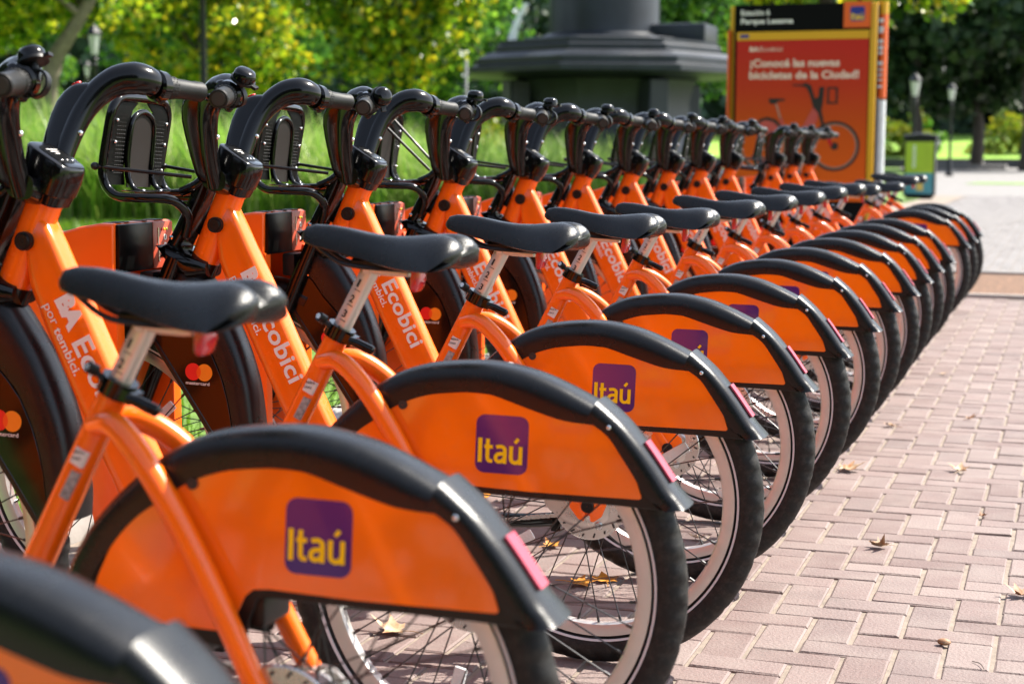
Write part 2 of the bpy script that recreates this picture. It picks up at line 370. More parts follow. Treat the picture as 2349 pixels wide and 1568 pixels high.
def rrect(cx, cz, w, h, r, seg=5):
    out = []
    for sx, sz, a in ((1, 1, 0), (-1, 1, 90), (-1, -1, 180), (1, -1, 270)):
        for k in range(seg+1):
            t = R(a+90*k/seg); out.append((cx+sx*(w/2-r)+r*math.cos(t), cz+sz*(h/2-r)+r*math.sin(t)))
    return out
def circle(cx, cz, r, n=28): return [(cx+r*math.cos(2*math.pi*k/n), cz+r*math.sin(2*math.pi*k/n)) for k in range(n)]

# ------------------------------------------------------------------ the setting: ground, pavement, lawn
def sheet(name, poly, z, material):
    me = bpy.data.meshes.new(name); me.from_pydata([(x, y, z) for x, y in poly], [], [tuple(range(len(poly)))]); me.materials.append(MATS[material])
    return struct(link(name, me))
FH = Vector((fw.x, fw.y, 0)).normalized(); RH = Vector((rt.x, rt.y, 0)).normalized()
def dl(dep, lat): p = CAM+FH*dep+RH*lat; return (p.x, p.y)
sheet('ground', [(-260, -40), (120, -40), (120, 320), (-260, 320)], -.034, 'lawn_soil')
sheet('gravel_path', [dl(16.6, -14), dl(16.6, 1.5), dl(18.4, 1.5), dl(18.4, -14)], -.026, 'path_gravel')
UX, UY, X0, Y0 = .0863, .0775, .161, 1.207
pavement = sheet('brick_pavement', [(-1.40, -3.0), (3.2, -3.0), (3.2, 11.1), (3.2, 34), (-2.0, 34), (-2.4, 11.1), (-1.40, 9.1)], -.0042, 'sand_joint')
plaza = sheet('far_plaza', [(-2.2, 33.9), (14, 33.9), (14, 97), (-9, 97)], -.0085, 'stone_pale')
soil_bed = sheet('soil_bed', [(-.30, 9.1), (2.6, 9.1), (2.6, 11.1), (-.30, 11.1)], .004, 'soil')
def brick_template(L, Wd, ch=.0032, dep=.022):
    x, y = L/2, Wd/2; xi, yi = x-ch, y-ch
    v = [(-xi, -yi, 0), (xi, -yi, 0), (xi, yi, 0), (-xi, yi, 0), (-x, -y, -ch*.8), (x, -y, -ch*.8), (x, y, -ch*.8), (-x, y, -ch*.8),
         (-x, -y, -dep), (x, -y, -dep), (x, y, -dep), (-x, y, -dep)]
    f = [(0, 1, 2, 3)]
    for k in range(4): j = (k+1) % 4; f.append((4+k, 4+j, j, k)); f.append((8+k, 8+j, 4+j, 4+k))
    return np.array(v), f
HB = brick_template(2*UX-.0085, UY-.0045); VB = brick_template(UX-.0085, 2*UY-.0045)
cells = []
for j in range(-55, 425):
    y = Y0+j*UY
    for i in range(-34, 38):
        m = (i-j) % 4; x = X0+i*UX
        if m == 0: cells.append((0, x+UX, y+UY/2))
        elif m == 3: cells.append((1, x+UX/2, y+UY))
def in_soil(x, y): return -.35 < x < 2.65 and 9.02 < y < 11.18
def lim(x, y):
    if in_soil(x, y): return False
    if y < 9.1: return -1.33 < x < 3.1 and y > -2.9
    return -1.33 < x < 2.2 and y < 33.8
cells = [c for c in cells if lim(c[1], c[2])]
def project(x, y, z=0):
    v = Vector((x, y, z))-CAM; d = v.dot(fw)
    return (512+1625*v.dot(rt)/d, 341.5-1625*v.dot(up)/d, d) if d > .1 else (-1, -1, d)
def seen(c):
    px, py, d = project(c[1], c[2]); return -10 < px < 1034 and -10 < py < 695 and c[1] > -.42
order = sorted([c for c in cells if seen(c)], key=lambda c: project(c[1], c[2])[2]+(.9 if c[1] < .02 else 0))[:300]
single = set(order)
bmesh_cache = []
for kind, (tv, tf) in enumerate((HB, VB)):
    row = []
    for q in range(5):
        v = tv.copy(); v[:8, :2] += RNG.normal(0, .0007, (8, 2)); v[:4, 2] += RNG.normal(0, .0005, 4)
        me = bpy.data.meshes.new('brick'); me.from_pydata([tuple(a) for a in v], [], tf); me.materials.append(MATS['paver_red']); row.append(me)
    bmesh_cache.append(row)
for c in order:
    link('brick', bmesh_cache[c[0]][random.randrange(5)], pavement, (c[1]+random.gauss(0, .0007), c[2]+random.gauss(0, .0007), random.gauss(0, .0009)),
         (random.gauss(0, .006), random.gauss(0, .006), random.gauss(0, .004)+(math.pi if random.random() < .5 else 0)))
def joined_bricks(name, cs, material, parent):
    V, F = [], []; o = 0
    for c in cs:
        tv, tf = (HB, VB)[c[0]]; v = tv.copy(); v[:8, :2] += RNG.normal(0, .0007, (8, 2))
        a = RNG.normal(0, .004); ca, sa = math.cos(a), math.sin(a); x, y = v[:, 0]*ca-v[:, 1]*sa, v[:, 0]*sa+v[:, 1]*ca
        v[:, 2] += RNG.normal(0, .0009)+x*RNG.normal(0, .006)+y*RNG.normal(0, .006); v[:, 0] = x+c[1]; v[:, 1] = y+c[2]
        V.append(v); F += [tuple(o+k for k in q) for q in tf]; o += 12
    me = bpy.data.meshes.new(name); me.from_pydata(np.concatenate(V).tolist(), [], F); me.materials.append(MATS[material])
    return tag(link(name, me, parent), kind='stuff')
joined_bricks('small_bricks', [c for c in cells if c not in single and c[2] < 9.1], 'paver_red', pavement)
joined_bricks('distant_bricks', [c for c in cells if c not in single and c[2] >= 9.1], 'paver_pale', pavement)
# kerb between the paving and the lawn, kerb stones one by one
kerb = struct(link('kerb', MB().box((-1.475, 3.9, -.025), (.13, 12.0, .04)).mesh('kerb', 'concrete')))
ks = MB().box((0, 0, 0), (.145, .585, .09)).mesh('kerb_stone', 'concrete', bevel=.006, seg=2)
for k in range(20): link('kerb_stone', ks, kerb, (-1.475+random.gauss(0, .002), -1.9+k*.6, .012+random.gauss(0, .002)), (0, 0, random.gauss(0, .004)))
for yy in (9.07, 11.13):
    e = MB().box((1.15, yy, .0), (2.95, .06, .05)).obj('soil_bed_edge', 'concrete', soil_bed, bevel=.004)

# sloping lawn and low wall far behind the plaza
wall = tag(MB().box((-60, 97.6, .2), (150, .9, .62)).obj('garden_wall', 'wall_dark'), 'long low dark wall at the far edge of the pale plaza', 'wall')
me = bpy.data.meshes.new('lawn_slope'); me.from_pydata([(-150, 98, .45), (20, 98, .45), (20, 120, 1.9), (-150, 120, 1.9), (20, 160, 4), (-150, 160, 4)], [], [(0, 1, 2, 3), (3, 2, 4, 5)])
me.materials.append(MATS['lawn_far']); struct(link('lawn_slope', me))

def blades(name, pos, hgt, wid, material, seg=3, bend=.35):
    """curved grass blades as strips"""
    n = len(pos); ang = RNG.uniform(0, 2*math.pi, n); dirx, diry = np.cos(ang), np.sin(ang); px, py = -diry, dirx
    b = np.abs(RNG.normal(bend, bend*.5, n))*hgt; V = np.zeros((n, (seg+1)*2, 3))
    for k in range(seg+1):
        t = k/seg; w = wid*(1-t**2*.95)/2; off = b*t*t; z = hgt*(t-.18*t*t*np.minimum(b/hgt, 1))
        for s_, q in ((-1, 0), (1, 1)):
            V[:, 2*k+q, 0] = pos[:, 0]+dirx*off+s_*px*w; V[:, 2*k+q, 1] = pos[:, 1]+diry*off+s_*py*w; V[:, 2*k+q, 2] = pos[:, 2]+z
    base = np.arange(n)[:, None, None]*(seg+1)*2
    q = np.array([[2*k, 2*k+1, 2*k+3, 2*k+2] for k in range(seg)])[None]
    return quads(name, V.reshape(-1, 3), (base+q).reshape(-1, 4), material)
def quads(name, V, Q, material, parent=None):
    me = bpy.data.meshes.new(name); me.vertices.add(len(V)); me.vertices.foreach_set('co', np.ascontiguousarray(V, dtype=np.float32).ravel())
    me.loops.add(Q.size); me.loops.foreach_set('vertex_index', np.ascontiguousarray(Q, dtype=np.int32).ravel())
    me.polygons.add(len(Q)); me.polygons.foreach_set('loop_start', np.arange(0, Q.size, 4, dtype=np.int32))
    me.update(calc_edges=True); me.validate(); me.materials.append(MATS[material])
    return link(name, me, parent)
n = 26000
lat = RNG.uniform(-1.0, 1.0, n); dep = 2.6+14*RNG.random(n)**1.5
P = np.array([CAM.x+FH.x*d+RH.x*l*d*.36 for d, l in zip(dep, lat)]); Q_ = np.array([CAM.y+FH.y*d+RH.y*l*d*.36 for d, l in zip(dep, lat)])
ok = P < -1.56; pos = np.stack([P[ok], Q_[ok], np.full(ok.sum(), -.034)], 1)
tag(blades('lawn_grass', pos, RNG.uniform(.05, .10, len(pos)), RNG.uniform(.005, .009, len(pos)), 'blade_lawn', 2), 'short bright green lawn grass behind the docking posts', 'grass', kind='stuff')
n = 12000; dep = RNG.uniform(18.4, 20.8, n); lat = RNG.uniform(-8.5, 2.5, n)
pos = np.stack([CAM.x+FH.x*dep+RH.x*lat, CAM.y+FH.y*dep+RH.y*lat, np.full(n, -.034)], 1)
tag(blades('verge_grass', pos, RNG.uniform(.06, .13, n), RNG.uniform(.012, .02, n), 'blade_lawn', 2), 'mown strip of lawn in front of the tall grass bed', 'grass', kind='stuff')
n = 30000; dep = RNG.uniform(20.6, 25.0, n); lat = RNG.uniform(-8.8, 1.6, n)
clump = RNG.uniform(0, 1, (420, 2))*np.array([[4.4, 10.4]])+np.array([[20.6, -8.8]]); ci = RNG.integers(0, 420, n)
dep = np.where(RNG.random(n) < .75, clump[ci, 0]+RNG.normal(0, .16, n), dep); lat = np.where(RNG.random(n) < .75, clump[ci, 1]+RNG.normal(0, .16, n), lat)
pos = np.stack([CAM.x+FH.x*dep+RH.x*lat, CAM.y+FH.y*dep+RH.y*lat, np.full(n, -.034)], 1)
hmax = np.interp(lat, [-8.8, -4, -1, 1.6], [1.75, 1.5, 1.25, 1.1])*RNG.uniform(.35, 1.0, n)*(.72+.5*np.abs(np.sin(ci*1.7)))
pale = (ci % 4 == 0) & (RNG.random(n) < .8); wdt = RNG.uniform(.010, .034, n)
tag(blades('tall_grass', pos[~pale], hmax[~pale], wdt[~pale], 'blade_tall', 4, .55), 'bed of tall arching green ornamental grass behind the bikes', 'grass', kind='stuff')
tag(blades('pale_grass', pos[pale], hmax[pale]*1.06, wdt[pale], 'blade_pale', 4, .9), 'paler drooping tufts scattered through the tall grass bed', 'grass', kind='stuff')

# ------------------------------------------------------------------ the share bike (built once, then copied)
# bike frame of reference: x to the rear, y to its right-hand (far) side, z up; rear hub above the origin
WR, FHX = .30, -.98
D_ROW, PHI, LEAN = .58767, .04686, .02596

def tyre_mesh():
    n = 216; prof = []
    for k in range(16):
        t = 2*math.pi*k/16; prof.append((.273+.0255*math.cos(t), .0222*math.sin(t)))
    m = MB(); m.revolve(prof, n, 'y')
    for k in range(n):              # shoulder sipes of the tread
        if k % 4 == 0:
            for j in (1, 2, 3, 13, 14, 15):
                i = k*16+j; x, y, z = m.v[i]; r = math.hypot(x, z); s = (r-.0046)/r; m.v[i] = (x*s, y*.93, z*s)
        if k % 12 == 6:
            i = k*16; x, y, z = m.v[i]; m.v[i] = (x*.994, y, z*.994)
    return m.mesh('tyre', 'rubber', 60)
def rim_mesh():
    prof = [(.2485, -.0135), (.2495, -.0110), (.2440, -.0100), (.2440, .0100), (.2495, .0110), (.2485, .0135), (.2400, .0140), (.2290, .0105), (.2262, .0050), (.2262, -.0050), (.2290, -.0105), (.2400, -.0140)]
    return MB().revolve(prof, 96, 'y').mesh('rim', 'rim_alloy', 25)
def spoke_mesh():
    m = MB(); N = 36
    for k in range(N):
        side = 1 if k % 2 else -1; a = 2*math.pi*k/N; lead = 1 if (k//2) % 2 else -1
        b = a+lead*R(62)
        p0 = (.030*math.cos(b), side*.030, .030*math.sin(b)); p1 = (.228*math.cos(a), side*.002, .228*math.sin(a))
        m.tube([p0, p1], .00125, 5, cap=False)
        q = Vector(p0).lerp(Vector(p1), .945); m.tube([q, p1], .0026, 6, cap=False)
    return m.mesh('spokes', 'spoke_steel')
def hub_mesh(): return MB().revolve([(.001, -.05), (.009, -.05), (.009, -.036), (.034, -.034), (.034, -.028), (.018, -.022), (.018, .022), (.034, .028), (.034, .034), (.009, .036), (.009, .05), (.001, .05)], 24, 'y', closed=False).mesh('hub', 'alloy')
TY, RI, SP, HU = tyre_mesh(), rim_mesh(), spoke_mesh(), hub_mesh()
def strip_mesh():
    m = MB()
    for s in (-1, 1): m.revolve([(.2535, s*.0158), (.2535, s*.0176), (.2572, s*.0189), (.2572, s*.0172)], 96, 'y')
    return m.mesh('reflective_strip', 'strip_white')
ST = strip_mesh()
def wheel_refl_mesh(): return MB().box((.165, 0, 0), (.052, .007, .020)).mesh('wheel_reflector', 'reflector_clear', bevel=.004, seg=2)
WRF = wheel_refl_mesh()
WRA = MB().box((.195, -.001, 0), (.028, .0125, .024)).mesh('amber_reflector', 'reflector_amber', bevel=.003)
def wheel(name, root, x):
    w = link(name, RI, root, (x, 0, WR))
    link('tyre', TY, w); link('spokes', SP, w); link('hub', HU, w); link('reflective_strip', ST, w)
    a = link('wheel_reflector', WRF, w); a.rotation_euler = (0, R(200), 0)
    b = link('wheel_reflector', WRF, w); b.rotation_euler = (0, R(20), 0)
    return w

bike = empty('share_bike')
rear = wheel('rear_wheel', bike, 0)
front = wheel('front_wheel', bike, FHX)

# --- frame
DT, DU, DO = Vector((.453, -.891)), Vector((.891, .453)), Vector((-.70, .70))
def tp(s, p): q = DO+DT*s+DU*p; return (q.x, q.y)
fr = MB()
ax = Vector((-.397, 0, -.918))
fr.tube([(-.711, 0, .839), (-.770, 0, .703)], .0272, 24)
fr.tube([(-.7115, 0, .838), (-.7135, 0, .8335)], .0285, 24)
secs = []
for s_, lo, hi, w in ((-.107, .006, .0425, .018), (-.101, .0, .0460, .0235), (-.06, -.012, .0465, .0260), (-.02, -.026, .0460, .0270), (.05, -.032, .047, .0275), (.15, -.035, .045, .028), (.25, -.036, .043, .028), (.33, -.036, .042, .028)):
    (x0, z0), (x1, z1) = tp(s_, lo), tp(s_, hi); secs.append((((x0+x1)/2, 0, (z0+z1)/2), ((x1-x0)/2, 0, (z1-z0)/2), (0, w, 0)))
for (x0, z0), (x1, z1), w in (((-.566, .345), (-.490, .382), .027), ((-.525, .285), (-.455, .338), .026), ((-.470, .237), (-.418, .300), .026), ((-.42, .222), (-.392, .285), .024)):
    secs.append((((x0+x1)/2, 0, (z0+z1)/2), ((x1-x0)/2, 0, (z1-z0)/2), (0, w, 0)))
fr.sections(secs, 28, 4.2)
fr.tube([(-.425, 0, .262), (-.335, 0, .434), (-.256, 0, .592), (-.2265, 0, .648)], [.021, .0185, .0172, .0172], 20)
fr.tube([(-.42, -.038, .258), (-.42, .038, .258)], .024, 22)
for s in (-1, 1):
    fr.tube([(-.252, s*.006, .605), (-.215, s*.026, .609), (-.178, s*.044, .586), (-.145, s*.053, .548), (-.105, s*.057, .486), (-.06, s*.060, .405), (-.02, s*.064, .330), (0, s*.066, .30)],
            [.0125, .0145, .0148, .0145, .014, .0135, .013, .012], 14, smooth=5)
    fr.prism([(x-.0, z) for x, z in [(.016, .288), (.012, .318), (-.012, .330), (-.030, .318), (-.028, .290), (-.006, .276)]], s*.066-.004, s*.066+.004)
frame = fr.obj('frame', 'orange_paint', bike, 42)
m = MB(); m.revolve([(.0005, -.0355), (.0105, -.0355), (.0115, -.034), (.0125, -.0345), (.0145, -.034), (.0150, -.020), (.0005, -.020)], 28, 'y', (-.7325, 0, .7735), closed=False)
lock = m.obj('lock_plug', 'black_plastic', frame)
m = MB(); m.revolve([(.0085, -.0358), (.0093, -.0360), (.0093, -.0350), (.0085, -.0350)], 24, 'y', (-.7325, 0, .7735))
m.tube([(-.738, -.0357, .778), (-.731, -.0357, .776), (-.734, -.0357, .771), (-.727, -.0357, .769)], .0009, 5, smooth=3); m.obj('lock_emblem', 'dark_iron', frame)
def on_tube(mb, txt, s0, s1, p0, p1, bold, y=-.0284):
    (x, z) = tp(s0, p0); return lettering(mb, txt, (x, y, z), (DT.x, 0, DT.y), (DU.x, 0, DU.y), s1-s0, p1-p0, bold)
for tx in (('BA', .022, .076, .008, .042, .075), ('Ecobici', .093, .249, .004, .039, .022), ('por', .021, .055, -.0175, -.003, .0), ('tembici.', .061, .140, -.0145, .0, .018)): on_tube(m := MB(), *tx).obj('lettering', 'print_white', frame)
sa = Vector((-.466, 0, -.885)); sb = Vector((.885, 0, -.466))
def seat_pt(t, w, y): c = Vector((-.2265, 0, .648))+sa*t+sb*w; return (c.x, y, c.z)
m = MB(); m.sections([(seat_pt(.078, .003, -.0165), (sb*.0085), (0, .004, 0)), (seat_pt(.097, .003, -.0168), sb*.0085, (0, .004, 0))], 20, 5)
m.obj('maker_sticker', 'sticker_white', frame, bevel=0)
m = MB(); lettering(m, 'MADE IN', seat_pt(.085, -.004, -.0212), (1, 0, -.12), (.12, 0, 1), .0135, .0036, .02).obj('lettering', 'print_black', frame)
lettering(MB_ := MB(), 'CANADA', seat_pt(.093, -.004, -.0212), (1, 0, -.12), (.12, 0, 1), .0125, .0036, .02); MB_.obj('lettering', 'print_black', frame)
m = MB(); m.sections([(seat_pt(.105, .006, -.0150), sb*.006, (0, .0032, 0)), (seat_pt(.140, .006, -.0157), sb*.006, (0, .0032, 0))], 16, 5); m.obj('number_sticker', 'sticker_grey', frame)

# --- seat: collar, post with height marks, saddle, tail light
cl = MB(); cl.tube([seat_pt(-.012, 0, 0), seat_pt(.008, 0, 0)], .0215, 22)
cl.box(seat_pt(-.002, .021, -.004), (.016, .024, .014), Matrix.Rotation(.48, 3, 'Y'))
collar = cl.obj('seat_clamp', 'black_gloss', bike, bevel=0)
m = MB(); m.tube([seat_pt(-.003, .024, -.018), seat_pt(-.005, .036, -.016), seat_pt(-.0055, .050, -.014), seat_pt(-.006, .060, -.012), seat_pt(-.006, .063, -.012)], [.0055, .0068, .0072, .0070, .0045], 12, smooth=4); m.obj('release_lever', 'black_gloss', collar)
m = MB(); m.tube([seat_pt(-.010, -.024, -.016), seat_pt(-.013, -.030, -.026)], .0072, 14); m.tube([seat_pt(-.006, -.010, -.018), seat_pt(-.011, -.026, -.018)], .004, 8); m.obj('adjusting_nut', 'black_plastic', collar)
m = MB(); m.tube([seat_pt(-.0135, -.0305, -.0265), seat_pt(-.0138, -.0312, -.028)], .0042, 10); m.obj('nut_face', 'alloy', collar)

sad = empty('saddle'); sad.parent = bike                      # carries what moves with the post
top = {}
def saddle_mesh():
    # stations from nose to tail: x, half-width, top z, rim z, groove depth
    st = [(-.283, .006, .793, .788, 0), (-.276, .0145, .803, .782, 0), (-.262, .0185, .8065, .777, 0), (-.238, .0215, .8065, .772, .0008), (-.210, .025, .8035, .765, .002), (-.180, .031, .7985, .759, .004),
          (-.150, .042, .7950, .752, .0065), (-.122, .057, .7945, .7475, .009), (-.096, .0715, .7965, .7455, .0115), (-.072, .0805, .7990, .7445, .014), (-.055, .0845, .7990, .7445, .0165), (-.042, .0850, .7960, .7455, .0175), (-.033, .0830, .7905, .7485, .016), (-.027, .079, .7830, .7525, .013), (-.0235, .072, .7750, .7570, .008)]
    rings = []; n = 38
    for x, w, zt, zr, g in st:
        ring = []; k_ = min(1, max(0, (x+.075)/.045)); k_ = k_*k_*(3-2*k_)
        for k in range(n+1):
            u = -1+2*k/n; y = w*math.sin(u*math.pi/2); q = abs(y)/w
            z = zt-(zt-zr)*q**3.2-g*math.exp(-(y/(.010+.55*g))**2)
            ring.append((x-k_*(.016*math.exp(-(y/.020)**2)+.024*q**5), y, z))
        for k in range(n+1):
            u = 1-2*k/n; y = .9*w*math.sin(u*math.pi/2); q = abs(u); ring.append((x-k_*(.016*math.exp(-(y/.020)**2)+.024*q**5)-.004*k_, y, zr-.002+.008*(1-q)))
        rings.append(ring)
    return MB().loft(rings).mesh('saddle_cover', 'saddle_vinyl', 60)
cover = link('saddle_cover', saddle_mesh(), sad)
m = MB(); P0, P1 = Vector((-.1765, 0, .7430)), Vector((-.2400, 0, .6224)); m.tube([P0, P1], .0136, 22)
m.tube([P0-Vector((.006, 0, -.004)), P0+Vector((.004, 0, .002))], .0165, 18)
m.sections([((-.182, 0, .7455), (0, 0, .0085), (0, .013, 0)), ((-.155, 0, .7425), (0, 0, .0085), (0, .013, 0)), ((-.128, 0, .7385), (0, 0, .006), (0, .011, 0)), ((-.118, 0, .7380), (0, 0, .005), (0, .009, 0))], 16, 4)
post = m.obj('seat_post', 'post_alloy', sad)
m = MB(); pd = (P1-P0).normalized(); pu = Vector((-pd.z, 0, pd.x))
for i, t in enumerate((.030, .055, .080, .105)):
    q = P0+pd*t-pu*.0045; lettering(m, str(i+1), (q.x, -.01395, q.z), tuple(pu), tuple(-pd), .0062 if i else .0034, .0120, .03)
    q = P0+pd*(t+.0045); m.box((q.x, -.0138, q.z), (.0095, .0006, .0010), Matrix.Rotation(math.atan2(-pu.z, pu.x), 3, 'Y'))
m.obj('height_marks', 'print_black', sad)
m = MB()
for s in (-1, 1): m.tube([(-.258, s*.010, .776), (-.225, s*.016, .755), (-.190, s*.021, .7475), (-.120, s*.022, .7445), (-.085, s*.030, .752), (-.066, s*.034, .760)], .0036, 8, smooth=4)
m.sections([((-.200, 0, .752), (.0, 0, .008), (0, .020, 0)), ((-.150, 0, .752), (0, 0, .010), (0, .026, 0)), ((-.100, 0, .752), (0, 0, .006), (0, .03, 0))], 14, 3)
m.obj('saddle_rail', 'black_plastic', sad)
m = MB(); m.sections([((-.1035, 0, .748), (.0065, 0, 0), (0, .018, 0)), ((-.104, 0, .730), (.0078, 0, 0), (0, .019, 0)), ((-.106, 0, .717), (.0062, 0, 0), (0, .017, 0)), ((-.107, 0, .712), (.003, 0, 0), (0, .012, 0))], 18, 4)
m.obj('tail_light', 'reflector_red', sad)
m = MB(); m.box((-.112, 0, .745), (.018, .016, .012)); m.obj('light_bracket', 'black_plastic', sad, bevel=.002)

# --- rear fender with skirt panels
OUT = [(0, -.0425), (.35, -.0432), (.66, -.0418), (.85, -.0365), (.955, -.026), (1, -.011), (1.003, 0), (.995, .011), (.94, .026), (.82, .0365), (.62, .0418), (.33, .0432), (0, .0425)]
INN = [(0, .0395), (.4, .0395), (.72, .037), (.86, .026), (.9, 0), (.86, -.026), (.72, -.037), (.4, -.0395), (0, -.0395)]
def fender_rings(st, grow=0, ys=None, shr=1., rise=0.):
    gf = grow if callable(grow) else (lambda t: grow)
    T = catmull([(b[0]+(a[0]-b[0])*shr, 0, b[1]+(a[1]-b[1])*shr) for a, b in st], 4); B = catmull([(b[0]+(a[0]-b[0])*rise, 0, b[1]+(a[1]-b[1])*rise) for a, b in st], 4); rings = []
    for i, (t, b) in enumerate(zip(T, B)):
        ysc = ys(i/(len(T)-1)) if ys else 1; d = (t-b).normalized(); t = t+d*gf(i/(len(T)-1))
        rings.append([tuple(b+(t-b)*f+Vector((0, y*ysc, 0))) for f, y in OUT]+[tuple(b+(t-b)*f+Vector((0, y*ysc, 0))) for f, y in INN])
    return rings
MAIN = [((-.290, .405), (-.243, .408)), ((-.283, .439), (-.232, .442)), ((-.261, .483), (-.204, .484)), ((-.231, .520), (-.178, .511)), ((-.202, .549), (-.153, .528)), ((-.167, .578), (-.126, .546)), ((-.128, .601), (-.098, .559)),
        ((-.089, .614), (-.066, .568)), ((-.033, .621), (-.018, .573)), ((.021, .621), (.020, .571)), ((.074, .611), (.055, .560)), ((.113, .597), (.090, .549)), ((.150, .579), (.125, .540)), ((.178, .5625), (.166, .537))]
TAIL = [((.170, .5685), (.158, .541)), ((.203, .5455), (.186, .522)), ((.230, .5175), (.206, .494)), ((.252, .4895), (.224, .467)), ((.276, .456), (.243, .437)), ((.289, .4405), (.256, .4315)), ((.301, .4270), (.268, .4230))]
fend = MB().loft(fender_rings(MAIN, shr=.905, rise=.045)).obj('rear_fender', 'black_fender', bike, 50)
tail = MB().loft(fender_rings(TAIL, lambda t: .0016+.0042*math.exp(-(t/.10)**2), lambda t: 1.02+.03*math.exp(-(t/.10)**2)+(.045*max(0, (t-.86)/.14)**1.5), .93, .10)).obj('fender_tail', 'black_fender', fend, 50)
m = MB(); T = [(.2355-.0008, .5135-.0008), (.2455-.0008, .5005-.0008), (.2570-.0008, .4845-.0008), (.2690-.0008, .4675-.0008), (.2745-.0008, .4600-.0008)]
m.loft([[(x+dx*1.0, y, z+dx*.62) for dx, y in ((0, -.016), (.0024, -.015), (.0034, 0), (.0024, .015), (0, .016), (-.003, 0))] for x, z in T]); m.obj('pink_reflector', 'reflector_pink', fend)
for s in (-1, 1): MB().ball((.190, s*.0425, .5355), .0042, 10, (1, .6, 1)).obj('screw', 'chrome', fend)
for s in (-1, 1): MB().revolve([(.0005, 0), (.0065, 0), (.0065, .004), (.0005, .004)], 14, 'y', (-.111, s*.0425-.002, .553), closed=False).obj('rubber_plug', 'print_black', fend)
PAN = [(-.2395, .410), (-.2295, .442), (-.202, .483), (-.176, .509), (-.151, .5255), (-.124, .5435), (-.097, .5565), (-.066, .5655), (-.018, .5705), (.020, .5685), (.055, .5575), (.090, .5465), (.125, .5375), (.164, .5345), (.173, .531),
       (.184, .519), (.204, .491), (.222, .464), (.2375, .4405), (.2345, .4375), (.078, .4385), (-.020, .4425), (-.040, .441), (-.050, .433), (-.060, .412), (-.068, .395), (-.078, .3915), (-.142, .3935), (-.225, .403)]
TRM = [(-.250, .397), (-.236, .445), (-.20, .49), (-.15, .532), (-.095, .564), (-.02, .58), (.06, .565), (.13, .545), (.17, .542), (.19, .528), (.215, .49), (.245, .44), (.268, .4235), (.21, .4265), (.10, .4290), (-.018, .4325), (-.036, .431), (-.046, .405), (-.052, .376), (-.060, .3715), (-.145, .3805), (-.235, .392)]
PAN = [((x*1.03 if z > .445 else x), (z+.0055 if z > .445 else z)) for x, z in PAN]
for s in (-1, 1):
    m = MB().prism(TRM, s*.0345, s*.0395); tr = m.obj('panel_trim', 'black_fender', fend, bevel=.0012)
    p = MB().prism(PAN, s*.0388, s*.0412).obj('skirt_panel', 'orange_panel', bike, bevel=.0008)
    cx, cz = .0365, .5035
    MB().prism([(cx+(x)*1.0+(z)*.035, cz+z-.02*x) for x, z in rrect(0, 0, .0765, .0825, .013)], s*.0414, s*.0418).obj('logo_square', 'logo_purple', p)
    m = MB(); o = (cx-.0345*1.0-.0015, s*.0421, cz-.0265+.0005) if s < 0 else (cx+.0345, s*.0421, cz-.0265)
    u = (1, 0, -.02) if s < 0 else (-1, 0, .0)
    bank_word(m, o, u, (.03 if s < 0 else 0, 0, 1), .067, .0345); m.obj('lettering', 'logo_yellow', p)
for c_, d_ in (((-.040, 0, .414), (.022, .07, .034)), ((-.115, 0, .372), (.02, .06, .03))): MB().box(c_, d_).obj('fender_bracket', 'black_plastic', fend, bevel=.006, seg=2)

# --- rear brake, chain, cranks
m = MB(); N = 40
disc = []
m.revolve([(.030, -.0600), (.064, -.0580), (.0655, -.0560), (.064, -.0540), (.030, -.0540)], 48, 'y', (0, 0, WR))
m.sections([((-.078, -.058, .304), (.004, 0, 0), (0, 0, .012)), ((-.070, -.0585, .303), (.004, 0, 0), (0, 0, .020)), ((-.040, -.060, .300), (.0, 0.004, 0), (0, 0, .038)), ((-.008, -.0635, .299), (0, .006, 0), (0, 0, .046)), ((.020, -.0635, .299), (0, .006, 0), (0, 0, .040)), ((.036, -.061, .299), (0, .004, 0), (0, 0, .024))], 18, 2.4)
brake = m.obj('brake_drum', 'alloy', bike)
m = MB()
for k in range(18):
    a = 2*math.pi*k/18; ln = .0026 if k % 2 else .0040
    M = Matrix.Rotation(-a+.5, 3, 'Y'); m.box((.0575*math.cos(a), -.0592, WR+.0575*math.sin(a)), (ln*2, .0030, .0028), M)
tag(m.obj('brake_slots', 'print_black', brake), kind='stuff')
m = MB(); m.prism([(x, z+WR) for x, z in [(-.034, .024), (-.020, .036), (.012, .034), (.030, .020), (.034, 0), (.026, -.020), (.012, -.030), (.006, -.030), (.003, -.012), (-.003, -.012), (-.006, -.030), (-.016, -.026), (-.032, -.006)]], -.0745, -.068)
m.obj('brake_cover', 'orange_paint', brake, bevel=.002, seg=2)
m = MB().revolve([(.0005, -.080), (.0100, -.080), (.0115, -.078), (.0115, -.070), (.0005, -.070)], 20, 'y', (.001, 0, WR-.002), closed=False); m.obj('axle_cap', 'black_plastic', brake)
m = MB().revolve([(.0005, -.073), (.0062, -.073), (.0075, -.070), (.0075, -.062), (.0005, -.062)], 16, 'y', (.020, 0, WR-.037), closed=False); m.obj('brake_bolt', 'chrome', brake)
m = MB(); m.box((-.052, -.064, .318), (.020, .0012, .012), Matrix.Rotation(.35, 3, 'Y')); m.obj('barcode_sticker', 'sticker_white', brake)
m = MB(); m.tube([(-.385, .052, .262), (-.28, .056, .236), (-.16, .060, .236), (-.095, .062, .242)], .0135, 14, smooth=4); m.box((-.090, .062, .238), (.018, .012, .034)); case = m.obj('chain_case', 'black_gloss', bike)
m = MB()
